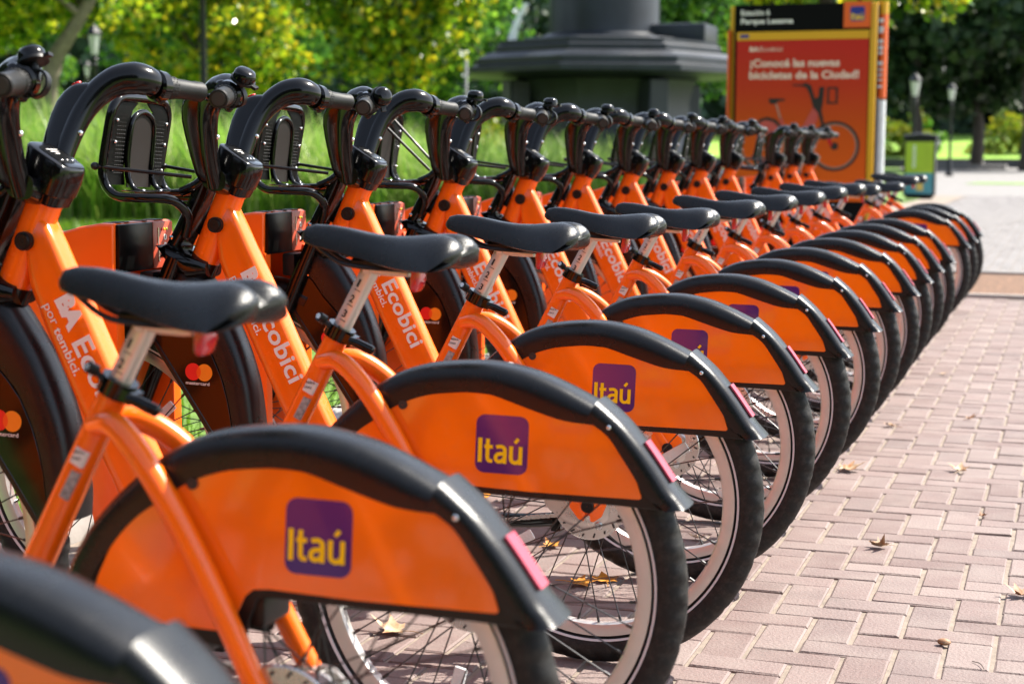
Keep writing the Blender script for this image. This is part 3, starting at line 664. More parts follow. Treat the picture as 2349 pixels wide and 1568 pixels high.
for k in range(120):            # chain links along the loop
    L = 2*.42+math.pi*(.055+.030); t = k/120*L
    if t < .42: x, z, a = -.42+t, .258+.055-(.055-.030-.0)*t/.42+.042*t/.42, 0
    elif t < .42+math.pi*.030: q = (t-.42)/.030; x, z, a = .034*math.sin(q), .30+.034*math.cos(q), q
    elif t < .84+math.pi*.030: q = t-.42-math.pi*.030; x, z, a = -q, .30-.034-(.055-.034+.042)*q/.42, 0
    else: q = (t-.84-math.pi*.030)/.055; x, z, a = -.42-.055*math.sin(q), .258-.055*math.cos(q), q
    m.box((x, .050+(.0022 if k % 2 else 0), z), (.0105, .0022, .0062), Matrix.Rotation(a, 3, 'Y')); 
    m.box((x, .046-(.0022 if k % 2 else 0), z), (.0105, .0022, .0062), Matrix.Rotation(a, 3, 'Y'))
chain = tag(m.obj('chain', 'alloy', bike), kind='stuff')
m = MB()
for c, rr, nt_ in (((-.42, .048, .258), .053, 32), ((0, .048, .30), .032, 18)):
    prof = []
    for k in range(nt_*2): a = 2*math.pi*k/(nt_*2); q = rr+(.003 if k % 2 else -.002); prof.append((c[0]+q*math.cos(a), c[2]+q*math.sin(a)))
    m.prism(prof, c[1]-.0015, c[1]+.0015)
m.obj('sprocket', 'alloy', bike)
cr = MB()
for s, sg in ((1, 1), (-1, -1)): cr.tube([(-.42, s*.060, .258), (-.42-sg*.070, s*.066, .258-sg*.120)], [.012, .009], 10)
cr.tube([(-.42, -.064, .258), (-.42, .064, .258)], .009, 12); crank = cr.obj('crankset', 'alloy', bike)
for s in (1, -1):
    m = MB(); m.box((-.42-s*.070, s*.118, .258-s*.120), (.075, .085, .022)); pd_ = m.obj('pedal', 'black_plastic', bike, bevel=.005, seg=2)
    m = MB()
    for e in (-1, 1): m.box((-.42-s*.070+e*.039, s*.118, .258-s*.120), (.003, .05, .013))
    m.obj('pedal_reflector', 'reflector_amber', pd_)

# --- fork, front fender, roundels
fk = MB()
for s in (-1, 1):
    fk.tube([(-.806, s*.047, .712), (-.862, s*.050, .585), (-.925, s*.051, .435), (FHX+.004, s*.052, .315), (FHX, s*.052, .298)], [.0165, .0158, .0145, .0125, .012], 14, smooth=4)
fk.sections([((-.846, 0, .731), (.008, 0, -.003), (0, .045, 0)), ((-.820, 0, .716), (.002, 0, -.024), (0, .061, 0)), ((-.785, 0, .697), (.0, 0, -.026), (0, .058, 0)), ((-.752, 0, .690), (.0, 0, -.015), (0, .034, 0))], 20, 3)
fk.tube([(-.768, 0, .707), (-.778, 0, .684)], .029, 22)
fork = fk.obj('fork', 'black_gloss', bike)
m = MB(); m.sections([((-.757, 0, .868), (.013, 0, .004), (0, .030, 0)), ((-.775, 0, .825), (.016, 0, .006), (0, .034, 0)), ((-.803, 0, .768), (.018, 0, .006), (0, .036, 0)), ((-.832, 0, .715), (.018, 0, .006), (0, .04, 0))], 20, 4)
m.obj('rack_mount', 'black_gloss', fork)
for s in (-1, 1):
    for x, z in ((-.776, .842), (-.820, .748)): MB().ball((x, s*.0350, z), .0058, 10, (1, .5, 1)).obj('screw', 'chrome', fork)
FO = [((-.826, .712), (-.842, .655)), ((-.795, .706), (-.812, .628)), ((-.765, .683), (-.785, .592)), ((-.735, .641), (-.756, .562)), ((-.709, .598), (-.736, .536)), ((-.683, .541), (-.715, .491)), ((-.664, .483), (-.703, .450)), ((-.655, .430), (-.696, .414)), ((-.651, .385), (-.692, .378)), ((-.653, .345), (-.690, .345))]
ffend = MB().loft(fender_rings(FO)).obj('front_fender', 'black_fender', bike, 50)
m = MB(); FA = [((FHX+.345*math.cos(a), WR+.335*math.sin(a)), (FHX+.312*math.cos(a), WR+.302*math.sin(a))) for a in [R(q) for q in (62, 75, 90, 105, 120, 135, 150)]]
m.loft(fender_rings(FA)); m.obj('fender_arch', 'black_fender', ffend, 50)
FP = [(-.868, .580), (-.842, .650), (-.812, .624), (-.785, .588), (-.757, .558), (-.737, .532), (-.717, .489), (-.705, .448), (-.698, .412), (-.694, .378), (-.693, .345), (-.709, .333), (-.750, .392), (-.860, .552)]
for s in (-1, 1):
    p = MB().prism(FP, s*.0372, s*.0412).obj('front_skirt', 'black_gloss', bike, bevel=.0008)
    a, b = Vector((-.868, .562)), Vector((-.704, .324)); d = (b-a).normalized(); q = Vector((-d.y, d.x))*.010
    if q.y < 0: q = -q
    MB().prism([tuple(a), tuple(b), tuple(b+q), tuple(a+q)], s*.0360, s*.0428).obj('skirt_edge', 'black_fender', p, bevel=.0015)
    dx = 1 if s < 0 else -1; yb = s*.0418
    c1, c2 = ((-.7745, .4975), (-.7510, .4965)) if s < 0 else ((-.7510, .4965), (-.7745, .4975))
    MB().prism(circle(*c1, .0163), s*.0411, s*.0416).obj('red_roundel', 'disc_red', p)
    MB().prism(circle(*c2, .0163), s*.0413, s*.0418).obj('orange_roundel', 'disc_orange', p)
    lens = [q for q in circle(*c1, .0163, 60) if math.hypot(q[0]-c2[0], q[1]-c2[1]) < .0163]+[q for q in circle(*c2, .0163, 60) if math.hypot(q[0]-c1[0], q[1]-c1[1]) < .0163]
    mx_ = sum(q[0] for q in lens)/len(lens); mz_ = sum(q[1] for q in lens)/len(lens); lens.sort(key=lambda q: math.atan2(q[1]-mz_, q[0]-mx_))
    MB().prism(lens, s*.0417, s*.0421).obj('roundel_overlap', 'disc_mid', p)
    m = MB(); lettering(m, 'mastercard', (-.7895 if s < 0 else -.7385, yb, .4735), (dx, 0, -.03 if s < 0 else 0), (0, 0, 1), .049, .0064, .012); m.obj('lettering', 'print_white', p)

# --- console on the head tube
hd = Vector((.397, 0, .918)); hw = Vector((.918, 0, -.397))
m = MB(); secs = []
def cs(c, wl, b, e=0): return (c, wl, b)
m.sections([((-.7145, 0, .8370), hw*.0325, (0, .0345, 0)), ((-.7085, 0, .8520), hw*.0350, (0, .0370, 0)), ((-.7078, 0, .8536), hw*.0368, (0, .0388, 0)), ((-.6985, 0, .8765), Vector((.0350, 0, -.0175)), (0, .0392, 0)), ((-.6925, 0, .9010), Vector((.0355, 0, -.0215)), (0, .0385, 0)), ((-.6918, 0, .9045), Vector((.0340, 0, -.0206)), (0, .0368, 0)), ((-.6915, 0, .9058), Vector((.0315, 0, -.0190)), (0, .0345, 0))], 32, 3.8)
console = m.obj('console', 'black_satin', bike, 30)
m = MB(); n_ = Vector((.0205, 0, .0340)).normalized(); uu = Vector((.0340, 0, -.0205)).normalized()
o = Vector((-.6915, 0, .9058))+n_*.0006
m.sections([(o, uu*.0255, (0, .026, 0)), (o+n_*.0006, uu*.0250, (0, .0255, 0))], 26, 3.4); m.obj('display', 'screen_glass', console)
m = MB()
for k, (w, t) in enumerate(((.030, -.012), (.022, -.006), (.012, 0))): m.box(o+n_*.0014+uu*t, (.0016, w, .0003), Matrix.Rotation(math.atan2(.0205, .0340), 3, 'Y'))
m.obj('display_print', 'print_white', console)
m = MB()
for y in (-.014, .0, .014): m.ball(o+n_*.001+uu*.019+Vector((0, y, 0)), .0022, 8, (1, 1, .6))
m.obj('console_buttons', 'alloy', console)

# --- handlebar: two swept blades rising from the stem, shoulders turning out into the grips
hb = MB()
def arm(s):
    sh = [(.853, -.747, -.722, .046, .010), (.858, -.753, -.722, .048, .0135), (.872, -.7575, -.722, .054, .0150), (.902, -.7595, -.720, .067, .0150), (.940, -.7595, -.712, .086, .0150), (.968, -.7575, -.703, .101, .0155), (.988, -.7525, -.695, .111, .0160), (1.002, -.7440, -.690, .118, .0160), (1.011, -.7340, -.691, .122, .0150), (1.0155, -.7240, -.697, .124, .0115), (1.0168, -.715, -.704, .1245, .005)]
    hb.sections([((((f+t)/2), s*y, z), ((t-f)/2, 0, 0), (0, s*w, 0)) for z, f, t, y, w in sh], 26, 3.0)
    hb.tube([(-.724, s*.045, .848), (-.723, s*.063, .890), (-.715, s*.087, .938), (-.704, s*.108, .975), (-.688, s*.127, 1.002), (-.665, s*.144, 1.0195), (-.642, s*.157, 1.0240), (-.629, s*.171, 1.0205), (-.623, s*.184, 1.0155)], [.0155, .0160, .0170, .0190, .0220, .0250, .0262, .0245, .0212], 20, smooth=5)
for s in (-1, 1): arm(s)
hb.sections([((-.722, -.056, .860), (.024, 0, -.004), (.002, 0, .020)), ((-.722, -.025, .853), (.030, 0, -.006), (.002, 0, .022)), ((-.722, 0, .850), (.030, 0, -.006), (.002, 0, .022)), ((-.722, .025, .853), (.030, 0, -.006), (.002, 0, .022)), ((-.722, .056, .860), (.024, 0, -.004), (.002, 0, .020))], 18, 2.6)
bar = hb.obj('handlebar', 'black_satin', bike, 50)
for s in (-1, 1):
    G0, G1 = Vector((-.6235, s*.186, 1.0130)), Vector((-.592, s*.289, 1.0040)); gd = (G1-G0).normalized()
    m = MB(); m.tube([G0, G0+gd*.004, G0+gd*.020, G0+gd*.024], [.0225, .0262, .0245, .0195], 20); m.ball(G0+gd*.010+Vector((-.010, 0, .020)), .010, 10, (1.2, 1, .6)); m.ball(G0+gd*.012+Vector((.002, 0, -.022)), .008, 10)
    m.obj('shifter', 'black_gloss', bar)
    m = MB(); m.tube([G0+gd*.023, G0+gd*.027, G0+gd*.042, G0+gd*.044, G1-gd*.020, G1-gd*.018, G1-gd*.002, G1], [.0180, .0188, .0186, .0168, .0158, .0166, .0166, .0150], 20)
    m.obj('grip', 'grip_rubber', bar, 30)
    m = MB()
    for k in range(48):
        a = 2*math.pi*(k % 12)/12+(k//12)*.26; q = G0+gd*(.029+.0036*(k//12)); w = gd.cross(Vector((0, 0, 1))).normalized(); z = w.cross(gd)
        m.ball(q+(w*math.cos(a)+z*math.sin(a))*.0188, .0011, 4)
    tag(m.obj('grip_dimples', 'grip_rubber', bar), kind='stuff')
    m = MB(); m.tube([G1-gd*.0008, G1+gd*.002], .0118, 18); m.obj('grip_end', 'print_black', bar)
    m = MB(); m.tube([G0+gd*.014+Vector((-.018, 0, -.004)), G0+gd*.035+Vector((-.036, 0, -.002)), G0+gd*.07+Vector((-.037, 0, .006)), G1+Vector((-.031, 0, .014)), G1+gd*.004+Vector((-.029, 0, .014))], [.008, .0065, .0055, .0055, .006], 10, smooth=4)
    m.obj('brake_lever', 'black_gloss', bar)
    m = MB(); m.ball((-.6990, s*.083, .938), .0050, 10); m.obj('screw', 'chrome', bar)
c = Vector((-.7270, .1235, 1.0162)); t1 = Vector((.0076, .0020, .0030)); t2 = Vector((-.0020, .0066, -.0006)); nb_ = t1.cross(t2).normalized()
MB().sections([(c-nb_*.0015, t1, t2), (c+nb_*.0008, t1*.95, t2*.95)], 18, 2).obj('red_badge', 'disc_red', bar)
m = MB()
for q in (1, -1): m.tube([c+nb_*.0012-(t1*.35+t2*.45*q), c+nb_*.0012+(t1*.35+t2*.45*q)], .0005, 4)
m.obj('badge_cross', 'print_white', bar)
bell = empty('bell'); bell.parent = bike; bell.location = (-.600, -.198, 1.0180)
m = MB(); m.revolve([(.0005, .0385), (.009, .0380), (.0148, .0355), (.0175, .0310), (.0182, .0250), (.0182, .0200), (.0005, .0200)], 24, 'z', closed=False); m.obj('bell_dome', 'black_gloss', bell, 50); bell.scale = (1.08, 1.08, 1.0)
m = MB(); m.revolve([(.0005, .0195), (.0205, .0195), (.0210, .0150), (.0170, .0135), (.0005, .0135)], 24, 'z', closed=False); m.tube([(0, 0, .015), (-.002, 0, -.012)], .006, 10); m.revolve([(.0172, -.006), (.0205, -.006), (.0205, .004), (.0172, .004)], 22, 'y', (-.002, 0, -.0155)); m.box((.023, 0, .0175), (.010, .010, .005)); m.obj('bell_base', 'black_plastic', bell, 50)

BP = Vector((-.72, 0, .86)); bar.matrix_basis = Matrix.Translation(BP) @ Matrix.Rotation(.045, 4, 'X') @ Matrix.Translation(-BP); bell.location = (-.600, -.198, 1.0140)

# --- front rack with hoop, back plate, base plate and cords
rk = MB()
def rp(s, w=.108): return [(-.795, s*.030, .752), (-.781, s*.045, .790), (-.797, s*.075, .8185), (-.850, s*w, .8225), (-.895, s*w, .8265), (-.9175, s*w, .848), (-.9215, s*w, .880), (-.908, s*w, .955), (-.902, s*(w-.004), .985), (-.8985, s*(w-.022), 1.004), (-.898, s*(w-.05), 1.008)]
path = rp(-1)+[(-.898, 0, 1.009)]+rp(1)[::-1]
rk.tube(path, .0088, 12, smooth=4)
ip = [(-.800, -.036, .834), (-.875, -.044, .832), (-.900, -.045, .848), (-.9065, -.045, .880), (-.900, -.044, .945), (-.897, -.034, .972), (-.896, 0, .984)]
rk.tube(ip+[(x, -y, z) for x, y, z in ip[::-1][1:]], .0058, 10, smooth=4)
rk.tube([(-.748, -.020, .872), (-.770, -.030, .848), (-.800, -.034, .834)], .009, 10, smooth=3); rk.tube([(-.748, .020, .872), (-.770, .030, .848), (-.800, .034, .834)], .009, 10, smooth=3)
rack = rk.obj('front_rack', 'black_gloss', bike, 60)
m = MB()
for s in (-1, 1):
    m = MB(); m.sections([((-.9140, s*.076, .846), (.0016, 0, 0), (0, .032, 0)), ((-.9150, s*.076, .880), (.0016, 0, 0), (0, .032, 0)), ((-.9025, s*.076, .955), (.0016, 0, 0), (0, .031, 0)), ((-.8985, s*.068, .985), (.0016, 0, 0), (0, .030, 0)), ((-.8980, s*.045, 1.002), (.0016, 0, 0), (0, .030, 0))], 18, 5)
    m.obj('rack_side_plate', 'rack_plate', rack)
m = MB(); m.sections([((-.9085, 0, .842), (.0014, 0, 0), (0, .046, 0)), ((-.9090, 0, .880), (.0014, 0, 0), (0, .046, 0)), ((-.9010, 0, .945), (.0014, 0, 0), (0, .045, 0)), ((-.8975, 0, .976), (.0014, 0, 0), (0, .036, 0)), ((-.8965, 0, .986), (.0014, 0, 0), (0, .016, 0))], 18, 4); m.obj('rack_back_plate', 'rack_back', rack)
m = MB(); m.sections([((-.805, 0, .8345), (0, 0, .0016), (0, .070, 0)), ((-.860, 0, .8335), (0, 0, .0016), (0, .092, 0)), ((-.893, 0, .8355), (0, 0, .0016), (0, .092, 0))], 20, 5); m.obj('rack_base_plate', 'black_gloss', rack)
m = MB()
for x, y in ((-.835, -.05), (-.835, .05), (-.868, -.055), (-.868, .055), (-.85, 0)): m.ball((x, y, .8362), .0042, 8, (1, 1, .6))
for s in (-1, 1):
    for z, dx in ((.875, 0), (.925, .007), (.965, .012)): m.ball((-.9105+dx, s*.093, z), .0036, 8)
tag(m.obj('rivet', 'chrome', rack), kind='stuff')
m = MB()
for iz in range(16):
    for iy in range(5):
        z = .868+iz*.0072
        for s in (-1, 1): m.ball((-.9105+.0017*(iz*.0072/.0072)*.45, s*(.060+iy*.0066), z), .0013, 4)
tag(m.obj('plate_perforation', 'print_black', rack), kind='stuff')
def cord_mesh(a, b, r): m = MB(); m.tube([a, b], .0036, 8); m.ball(a, r, 10, (1, 1.3, 1)); return m.mesh('elastic_cord', 'black_plastic')
C_LOW = (cord_mesh((-.932, -.118, .880), (-.770, -.050, .862), .0075), cord_mesh((-.914, .112, .884), (-.766, .046, .866), .0062))
C_UP = (cord_mesh((-.902, -.060, .992), (-.768, -.040, .862), .006), cord_mesh((-.902, .040, 1.000), (-.766, .030, .866), .006))
for q in (0, 1): link('elastic_cord', C_LOW[q], rack)

# ------------------------------------------------------------------ row of bikes: first moved into place, the others copied
BIKES = {  # k: (label, saddle drop along the post, saddle twist, bell tilt, turn, cord up, rear wheel spin, front wheel spin)
 -1: ('orange share bike of which only the blurred black rear fender shows, in the lower corner', .020, 0, 0, 0, 0, 40, 10),
 0: ('nearest orange share bike shown with saddle and rear wheel, blurred logo panel, head cut off', .026, .01, 0, .0, 0, 77, 95),
 1: ('second orange share bike back, its red-and-orange roundel cut by the picture edge', .0, .0, -.35, 0, 0, 84, 190),
 2: ('third orange share bike back, with a tilted bell and roundel under the nearest saddle', .008, .0, .55, 0, 0, 128, 118),
 3: ('fourth orange share bike back, its bell hanging sideways off the grip', .014, -.01, 1.35, 0, 0, 203, 50),
 4: ('fifth orange share bike back, its two rack cords stretched up to the hoop', .022, .01, .1, 0, 1, 61, 20),
 5: ('sixth orange share bike back, its lettering half hidden behind a numbered seat post', .018, -.02, 0, 0, 0, 290, 70),
 6: ('seventh orange share bike back along the row, cord lying low across the rack', .017, .0, .1, .0, 0, 10, 40),
 7: ('eighth orange share bike back along the row, in front of the dark fountain base', .018, .02, -.1, 0, 0, 345, 80),
 8: ('ninth orange share bike back along the row, blurred, below the dark fountain pedestal', .014, .0, .2, 0, 0, 100, 10),
 9: ('tenth orange share bike back, blurred, second before the empty docking post', .012, -.02, 0, 0, 0, 30, 150),
 10: ('eleventh orange share bike back, the last one before the empty docking post', .030, .05, .3, 0, 0, 220, 30),
 12: ('blurred orange share bike just beyond the empty docking post, in front of the poster', .042, .0, .1, 0, 0, 60, 10),
 13: ('second to last orange share bike, its saddle twisted, in front of the poster totem', .014, .20, 0, 0, 0, 15, 60),
 14: ('very last orange share bike of the row, closest to the red poster totem', .016, .0, 0, 0, 0, 300, 20)}
index_children()
SPARE = {k: (random.gauss(0, .0022), random.gauss(0, .003)) for k in BIKES}
def configure(root, k):
    label, drop, twist, tilt, turn, cup, rs, fs = BIKES[k]
    tag(root, label, 'bicycle', 'orange share bikes docked in a row')
    jx, ja = SPARE[k] if k > 3 else (0, 0)
    root.location = (jx, k*D_ROW, 0); root.rotation_euler = (-LEAN+ja, 0, PHI+ja*.8)
for n_, k in enumerate(BIKES):
    b = bike if n_ == 0 else copy_tree(bike)
    configure(b, k); label, drop, twist, tilt, turn, cup, rs, fs = BIKES[k]
    ch = [o for o in (kids(bike) if n_ == 0 else [])]
    if n_: ch = [o for o in COL.objects if o.parent == b]
    for o in ch:
        base = o.name.split('.')[0]
        if base == 'saddle':
            o.location = Vector((-.466, 0, -.885))*drop
            if twist: 
                M = Matrix.Translation((-.18, 0, 0)) @ Matrix.Rotation(twist, 4, 'Z') @ Matrix.Translation((.18, 0, 0)); o.matrix_basis = Matrix.Translation(o.location) @ M
        elif base == 'rear_wheel': o.rotation_euler = (0, R(rs), 0)
        elif base == 'front_wheel': o.rotation_euler = (0, R(fs), 0)
        elif base == 'bell': o.rotation_euler = (tilt*.5, tilt, 0)
        elif base == 'handlebar' and k > 4:
            o.matrix_basis = Matrix.Translation((-.72, 0, 0)) @ Matrix.Rotation(random.gauss(0, .022), 4, 'Z') @ Matrix.Translation((.72, 0, 0)) @ o.matrix_basis
        elif base == 'front_rack' and cup:
            for c_ in COL.objects:
                if c_.parent == o and c_.name.startswith('elastic_cord'): c_.data = C_UP[C_LOW.index(c_.data)]

# ------------------------------------------------------------------ docking posts
dock = empty('docking_post')
PL = [(-.872, .012), (-.872, .655), (-.876, .700), (-1.13, .700), (-1.10, .55), (-1.02, .38), (-.945, .27), (-.925, .18), (-.925, .012)]
PLN = [(-.885, .012), (-.885, .690), (-1.00, .690), (-1.12, .690), (-1.10, .55), (-1.03, .38), (-.955, .27), (-.938, .18), (-.938, .012)]
MB().prism(PLN, -.112, -.082).obj('side_plate', 'orange_dock', dock, bevel=.004, seg=2)
MB().prism(PL, .078, .108).obj('side_plate', 'orange_dock', dock, bevel=.004, seg=2)
HDP = [(-.890, .687), (-.888, .778), (-.915, .7785), (-.955, .772), (-1.00, .760), (-1.05, .742), (-1.10, .712), (-1.125, .687)]
head = MB().prism(HDP, -.114, .110).obj('dock_head', 'orange_dock', dock, bevel=.006, seg=3)
Mx = Matrix.Identity(3)
MB().box((-.886, -.039, .731), (.010, .128, .090)).obj('screen', 'screen_glass', dock, bevel=.004, seg=2)
lab = MB().box((-.8865, .066, .731), (.009, .078, .090)).obj('slot_label', 'dock_label', dock, bevel=.004, seg=2)
m = MB(); m.box((-.8815, .046, .748), (.0012, .0034, .032)); m.box((-.8815, .048, .712), (.0012, .0046, .026)); m.obj('card_slot', 'alloy', lab)
m = MB()
for i, z in enumerate((.745, .729, .713)):
    m.loft([[(-.8815+e, .072+.0058*math.cos(2*math.pi*k/16), z+.0058*math.sin(2*math.pi*k/16)) for k in range(16)] for e in (-.001, .0006)])
m.obj('number_disc', 'print_white', lab)
m = MB()
for i, z in enumerate((.745, .729, .713)): lettering(m, str(i+1), (-.8806, .0705, z-.0036), (0, 1, 0), (0, 0, 1), .0036, .0072, .02)
m.obj('lettering', 'print_black', lab)
for c, y in (('disc_red', .060), ('logo_yellow', .0695), ('panel_green', .079)):
    MB().ball((-.8815, y, .7605), .0030, 8, (.5, 1, 1)).obj('indicator_light', c, lab)
m = MB()
for y in (-.085, -.055, .012, .058, .075): m.box((-.905, y, .7789), (.030, .014, .0014))
m.obj('dock_stripe', 'print_black', dock)
MB().box((-.990, 0, .008), (.50, .50, .014)).obj('base_plate', 'steel_plate', dock, bevel=.003)
m = MB()
for x in (-1.21, -.78):
    for y in (-.21, .21): m.revolve([(.0005, .030), (.009, .030), (.010, .014), (.0005, .014)], 6, 'z', (x, y, 0), closed=False)
m.obj('bolt', 'alloy', dock)
m = MB(); m.box((-.868, 0, .66), (.030, .06, .05)); m.obj('lock_jaw', 'dark_iron', dock, bevel=.006, seg=2)
index_children()
NAMES = ['first', 'second', 'third', 'fourth', 'fifth', 'sixth', 'seventh', 'eighth', 'ninth', 'tenth']
for n_, k in enumerate(range(0, 15)):
    d = dock if n_ == 0 else copy_tree(dock)
    d.location = (0, k*D_ROW, 0); d.rotation_euler = (0, 0, PHI)
    if k == 0: lab_ = 'orange docking post that holds the nearest orange bike, front of the row'
    elif k == 11: lab_ = 'orange docking post standing empty, the gap in the row of bikes'
    elif k < 11: lab_ = 'orange docking post with black screen at the head of the %s bike back' % (['', 'second', 'third', 'fourth', 'fifth', 'sixth', 'seventh', 'eighth', 'ninth', 'tenth', 'eleventh'][k])
    else: lab_ = ['orange docking post of the first bike beyond the empty post', 'orange docking post of the second to last bike in the row', 'orange docking post of the very last bike, closest to the poster'][k-12]
    tag(d, lab_, 'docking post', 'orange docking posts with screens')

# ------------------------------------------------------------------ poster totem
SY = 11.5
tot = tag(empty('poster_totem', (-1.28, SY, 0)), 'tall yellow-edged totem with black header and red bicycle poster behind the bikes', 'sign')
def SP(x): return x+1.28
def flat(name, poly, y, material, parent, th=.003): return MB().prism([(SP(x), z) for x, z in poly], y-th, y).obj(name, material, parent)
def rect(x0, x1, z0, z1): return [(x0, z0), (x1, z0), (x1, z1), (x0, z1)]
MB().box((SP(-1.285), .13, 1.02), (1.13, .20, 2.08)).obj('totem_body', 'sign_black', tot, bevel=.01)
MB().tube([(SP(-1.868), .12, 0), (SP(-1.868), .12, 2.066)], .035, 16).obj('side_post', 'sign_yellow', tot)
MB().box((SP(-1.896), .12, .95), (.016, .18, 1.85)).obj('side_strip', 'sign_orange', tot, bevel=.004)
MB().box((SP(-.752), .10, 1.035), (.052, .16, 2.07)).obj('side_post', 'sign_yellow', tot, bevel=.012, seg=2)
MB().tube([(SP(-.692), .13, 1.33), (SP(-.692), .13, 1.98)], .038, 18).obj('side_tube', 'sign_orange', tot)
MB().tube([(SP(-.692), .13, .52), (SP(-.692), .13, 1.315)], .038, 18).obj('side_tube', 'sign_white', tot)
MB().tube([(SP(-.692), .13, 1.98), (SP(-.692), .13, 2.08)], .038, 18).obj('side_tube', 'sign_yellow', tot)
MB().tube([(SP(-.692), .13, 0), (SP(-.692), .13, .52)], .038, 18).obj('side_tube', 'sign_orange', tot)
m = MB()
for z, h in ((1.93, .03), (1.86, .05), (1.77, .03), (1.72, .03), (1.68, .02), (1.60, .03), (1.55, .015), (1.51, .015), (1.47, .012), (1.42, .02)): m.box((SP(-.70), .090, z), (.034, .012, h))
m.obj('side_print', 'sign_white', tot)
hdr = flat('header', rect(-1.845, -.775, 1.858, 2.068), .024, 'sign_black', tot, .010)
for tx, z, w, h, bo in (('Estación 6', 1.985, .230, .044, .02), ('Parque Lezama', 1.906, .418, .054, .03)): lettering(MB_ := MB(), tx, (SP(-1.795), .012, z), (1, 0, 0), (0, 0, 1), w, h, bo); MB_.obj('lettering', 'print_white', hdr)
lg = flat('logo_plate', rect(-.982, -.776, 1.874, 2.076), .010, 'sign_orange', tot, .004)
flat('logo_square', rrect(-.876, 1.980, .112, .112, .016), .005, 'sign_blue', lg, .002)
m = MB(); bank_word(m, (SP(-.926), .0018, 1.934), (1, 0, 0), (0, 0, 1), .100, .050); m.obj('lettering', 'logo_yellow', lg)
flat('yellow_band', rect(-1.826, -.784, 1.790, 1.856), .024, 'sign_yellow', tot, .006)
m = MB(); m.box((SP(-1.765), .0165, 1.823), (.070, .002, .026)); m.obj('band_mark', 'sign_blue', tot)
m = mat('poster_print', (.40, .03, .02), .30, spec=.3)
n = m.node_tree; b_ = n.nodes['Principled BSDF']; tcn = n.nodes['Texture Coordinate']; sx = n.nodes.new('ShaderNodeSeparateXYZ'); mr = n.nodes.new('ShaderNodeMapRange'); cr_ = n.nodes.new('ShaderNodeValToRGB')
n.links.new(tcn.outputs['Object'], sx.inputs[0]); n.links.new(sx.outputs['Z'], mr.inputs[0]); mr.inputs[1].default_value = .55; mr.inputs[2].default_value = 1.79
e = cr_.color_ramp.elements; e[0].color = (.74, .11, .006, 1); e[1].color = (.50, .022, .018, 1); el = e.new(.45); el.color = (.54, .074, .008, 1); el = e.new(.7); el.color = (.50, .038, .014, 1)
n.links.new(mr.outputs[0], cr_.inputs[0]); n.links.new(cr_.outputs[0], b_.inputs['Base Color'])
post_ = flat('poster', rect(-1.826, -.784, .52, 1.789), .024, 'poster_print', tot, .004)
def pm(): return MB()
for tx, x, z, w, h, bo in (('BA', -1.722, 1.700, .075, .040, .05), ('Ecobici', -1.640, 1.702, .180, .036, .0), ('¡Conocé las nuevas', -1.716, 1.560, .710, .082, .035), ('bicicletas de la Ciudad!', -1.722, 1.482, .868, .066, .035)):
    lettering(MB_ := MB(), tx, (SP(x), .0185, z), (1, 0, 0), (0, 0, 1), w, h, bo); MB_.obj('lettering', 'poster_text', post_)
def ring(cx, cz, r1, r2, y, n=48): return MB().revolve([(r1, y), (r2, y), (r2, y-.0012), (r1, y-.0012)], n, 'y', (SP(cx), 0, cz))
ring(-1.03, .954, .176, .196, .0185).obj('printed_tyre', 'poster_dark', post_); ring(-1.03, .954, .165, .175, .0185).obj('printed_rim', 'poster_grey', post_)
ring(-1.60, .954, .176, .196, .0185).obj('printed_tyre', 'poster_dark', post_); ring(-1.60, .954, .165, .175, .0185).obj('printed_rim', 'poster_grey', post_)
flat('printed_hub', circle(-1.03, .954, .030, 18), .0185, 'poster_dark', post_, .001)
flat('printed_fender', [(-1.66, 1.135), (-1.62, 1.172), (-1.57, 1.185), (-1.50, 1.165), (-1.45, 1.11), (-1.47, 1.10), (-1.52, 1.145), (-1.58, 1.160), (-1.62, 1.145), (-1.645, 1.12)], .0172, 'poster_dark', post_, .001)
flat('printed_skirt', [(-1.645, 1.115), (-1.62, 1.145), (-1.58, 1.160), (-1.52, 1.145), (-1.47, 1.10), (-1.50, 1.07), (-1.60, 1.05)], .0178, 'poster_pink', post_, .001)
flat('printed_saddle', [(-1.562, 1.318), (-1.555, 1.332), (-1.50, 1.330), (-1.43, 1.326), (-1.432, 1.312), (-1.48, 1.306), (-1.515, 1.285), (-1.55, 1.290)], .0178, 'poster_dark', post_, .001)
flat('printed_seat_post', [(-1.508, 1.29), (-1.492, 1.29), (-1.455, 1.17), (-1.47, 1.165)], .0182, 'poster_grey', post_, .001)
flat('printed_seat_tube', [(-1.472, 1.17), (-1.448, 1.18), (-1.40, .99), (-1.425, .985)], .0182, 'poster_pink', post_, .001)
flat('printed_frame', [(-1.20, 1.27), (-1.155, 1.27), (-1.175, 1.15), (-1.36, .93), (-1.42, .93), (-1.30, 1.08)], .0180, 'poster_pink', post_, .001)
flat('printed_handlebar', [(-1.372, 1.440), (-1.30, 1.438), (-1.265, 1.452), (-1.225, 1.430), (-1.205, 1.365), (-1.190, 1.325), (-1.165, 1.345), (-1.160, 1.418), (-1.120, 1.418), (-1.128, 1.30), (-1.140, 1.235), (-1.115, 1.13), (-1.08, 1.03), (-1.035, .945), (-1.055, .94), (-1.125, 1.08), (-1.165, 1.21), (-1.205, 1.26), (-1.235, 1.36), (-1.262, 1.415), (-1.30, 1.424), (-1.372, 1.428)], .0176, 'poster_dark', post_, .001)
for q in ((-1.098, -1.082), (-1.030, -1.014)): flat('printed_basket', rect(q[0], q[1], 1.285, 1.415), .0174, 'poster_dark', post_, .001)
for z in (1.285, 1.402): flat('printed_basket', rect(-1.082, -1.030, z, z+.014), .0174, 'poster_dark', post_, .001)
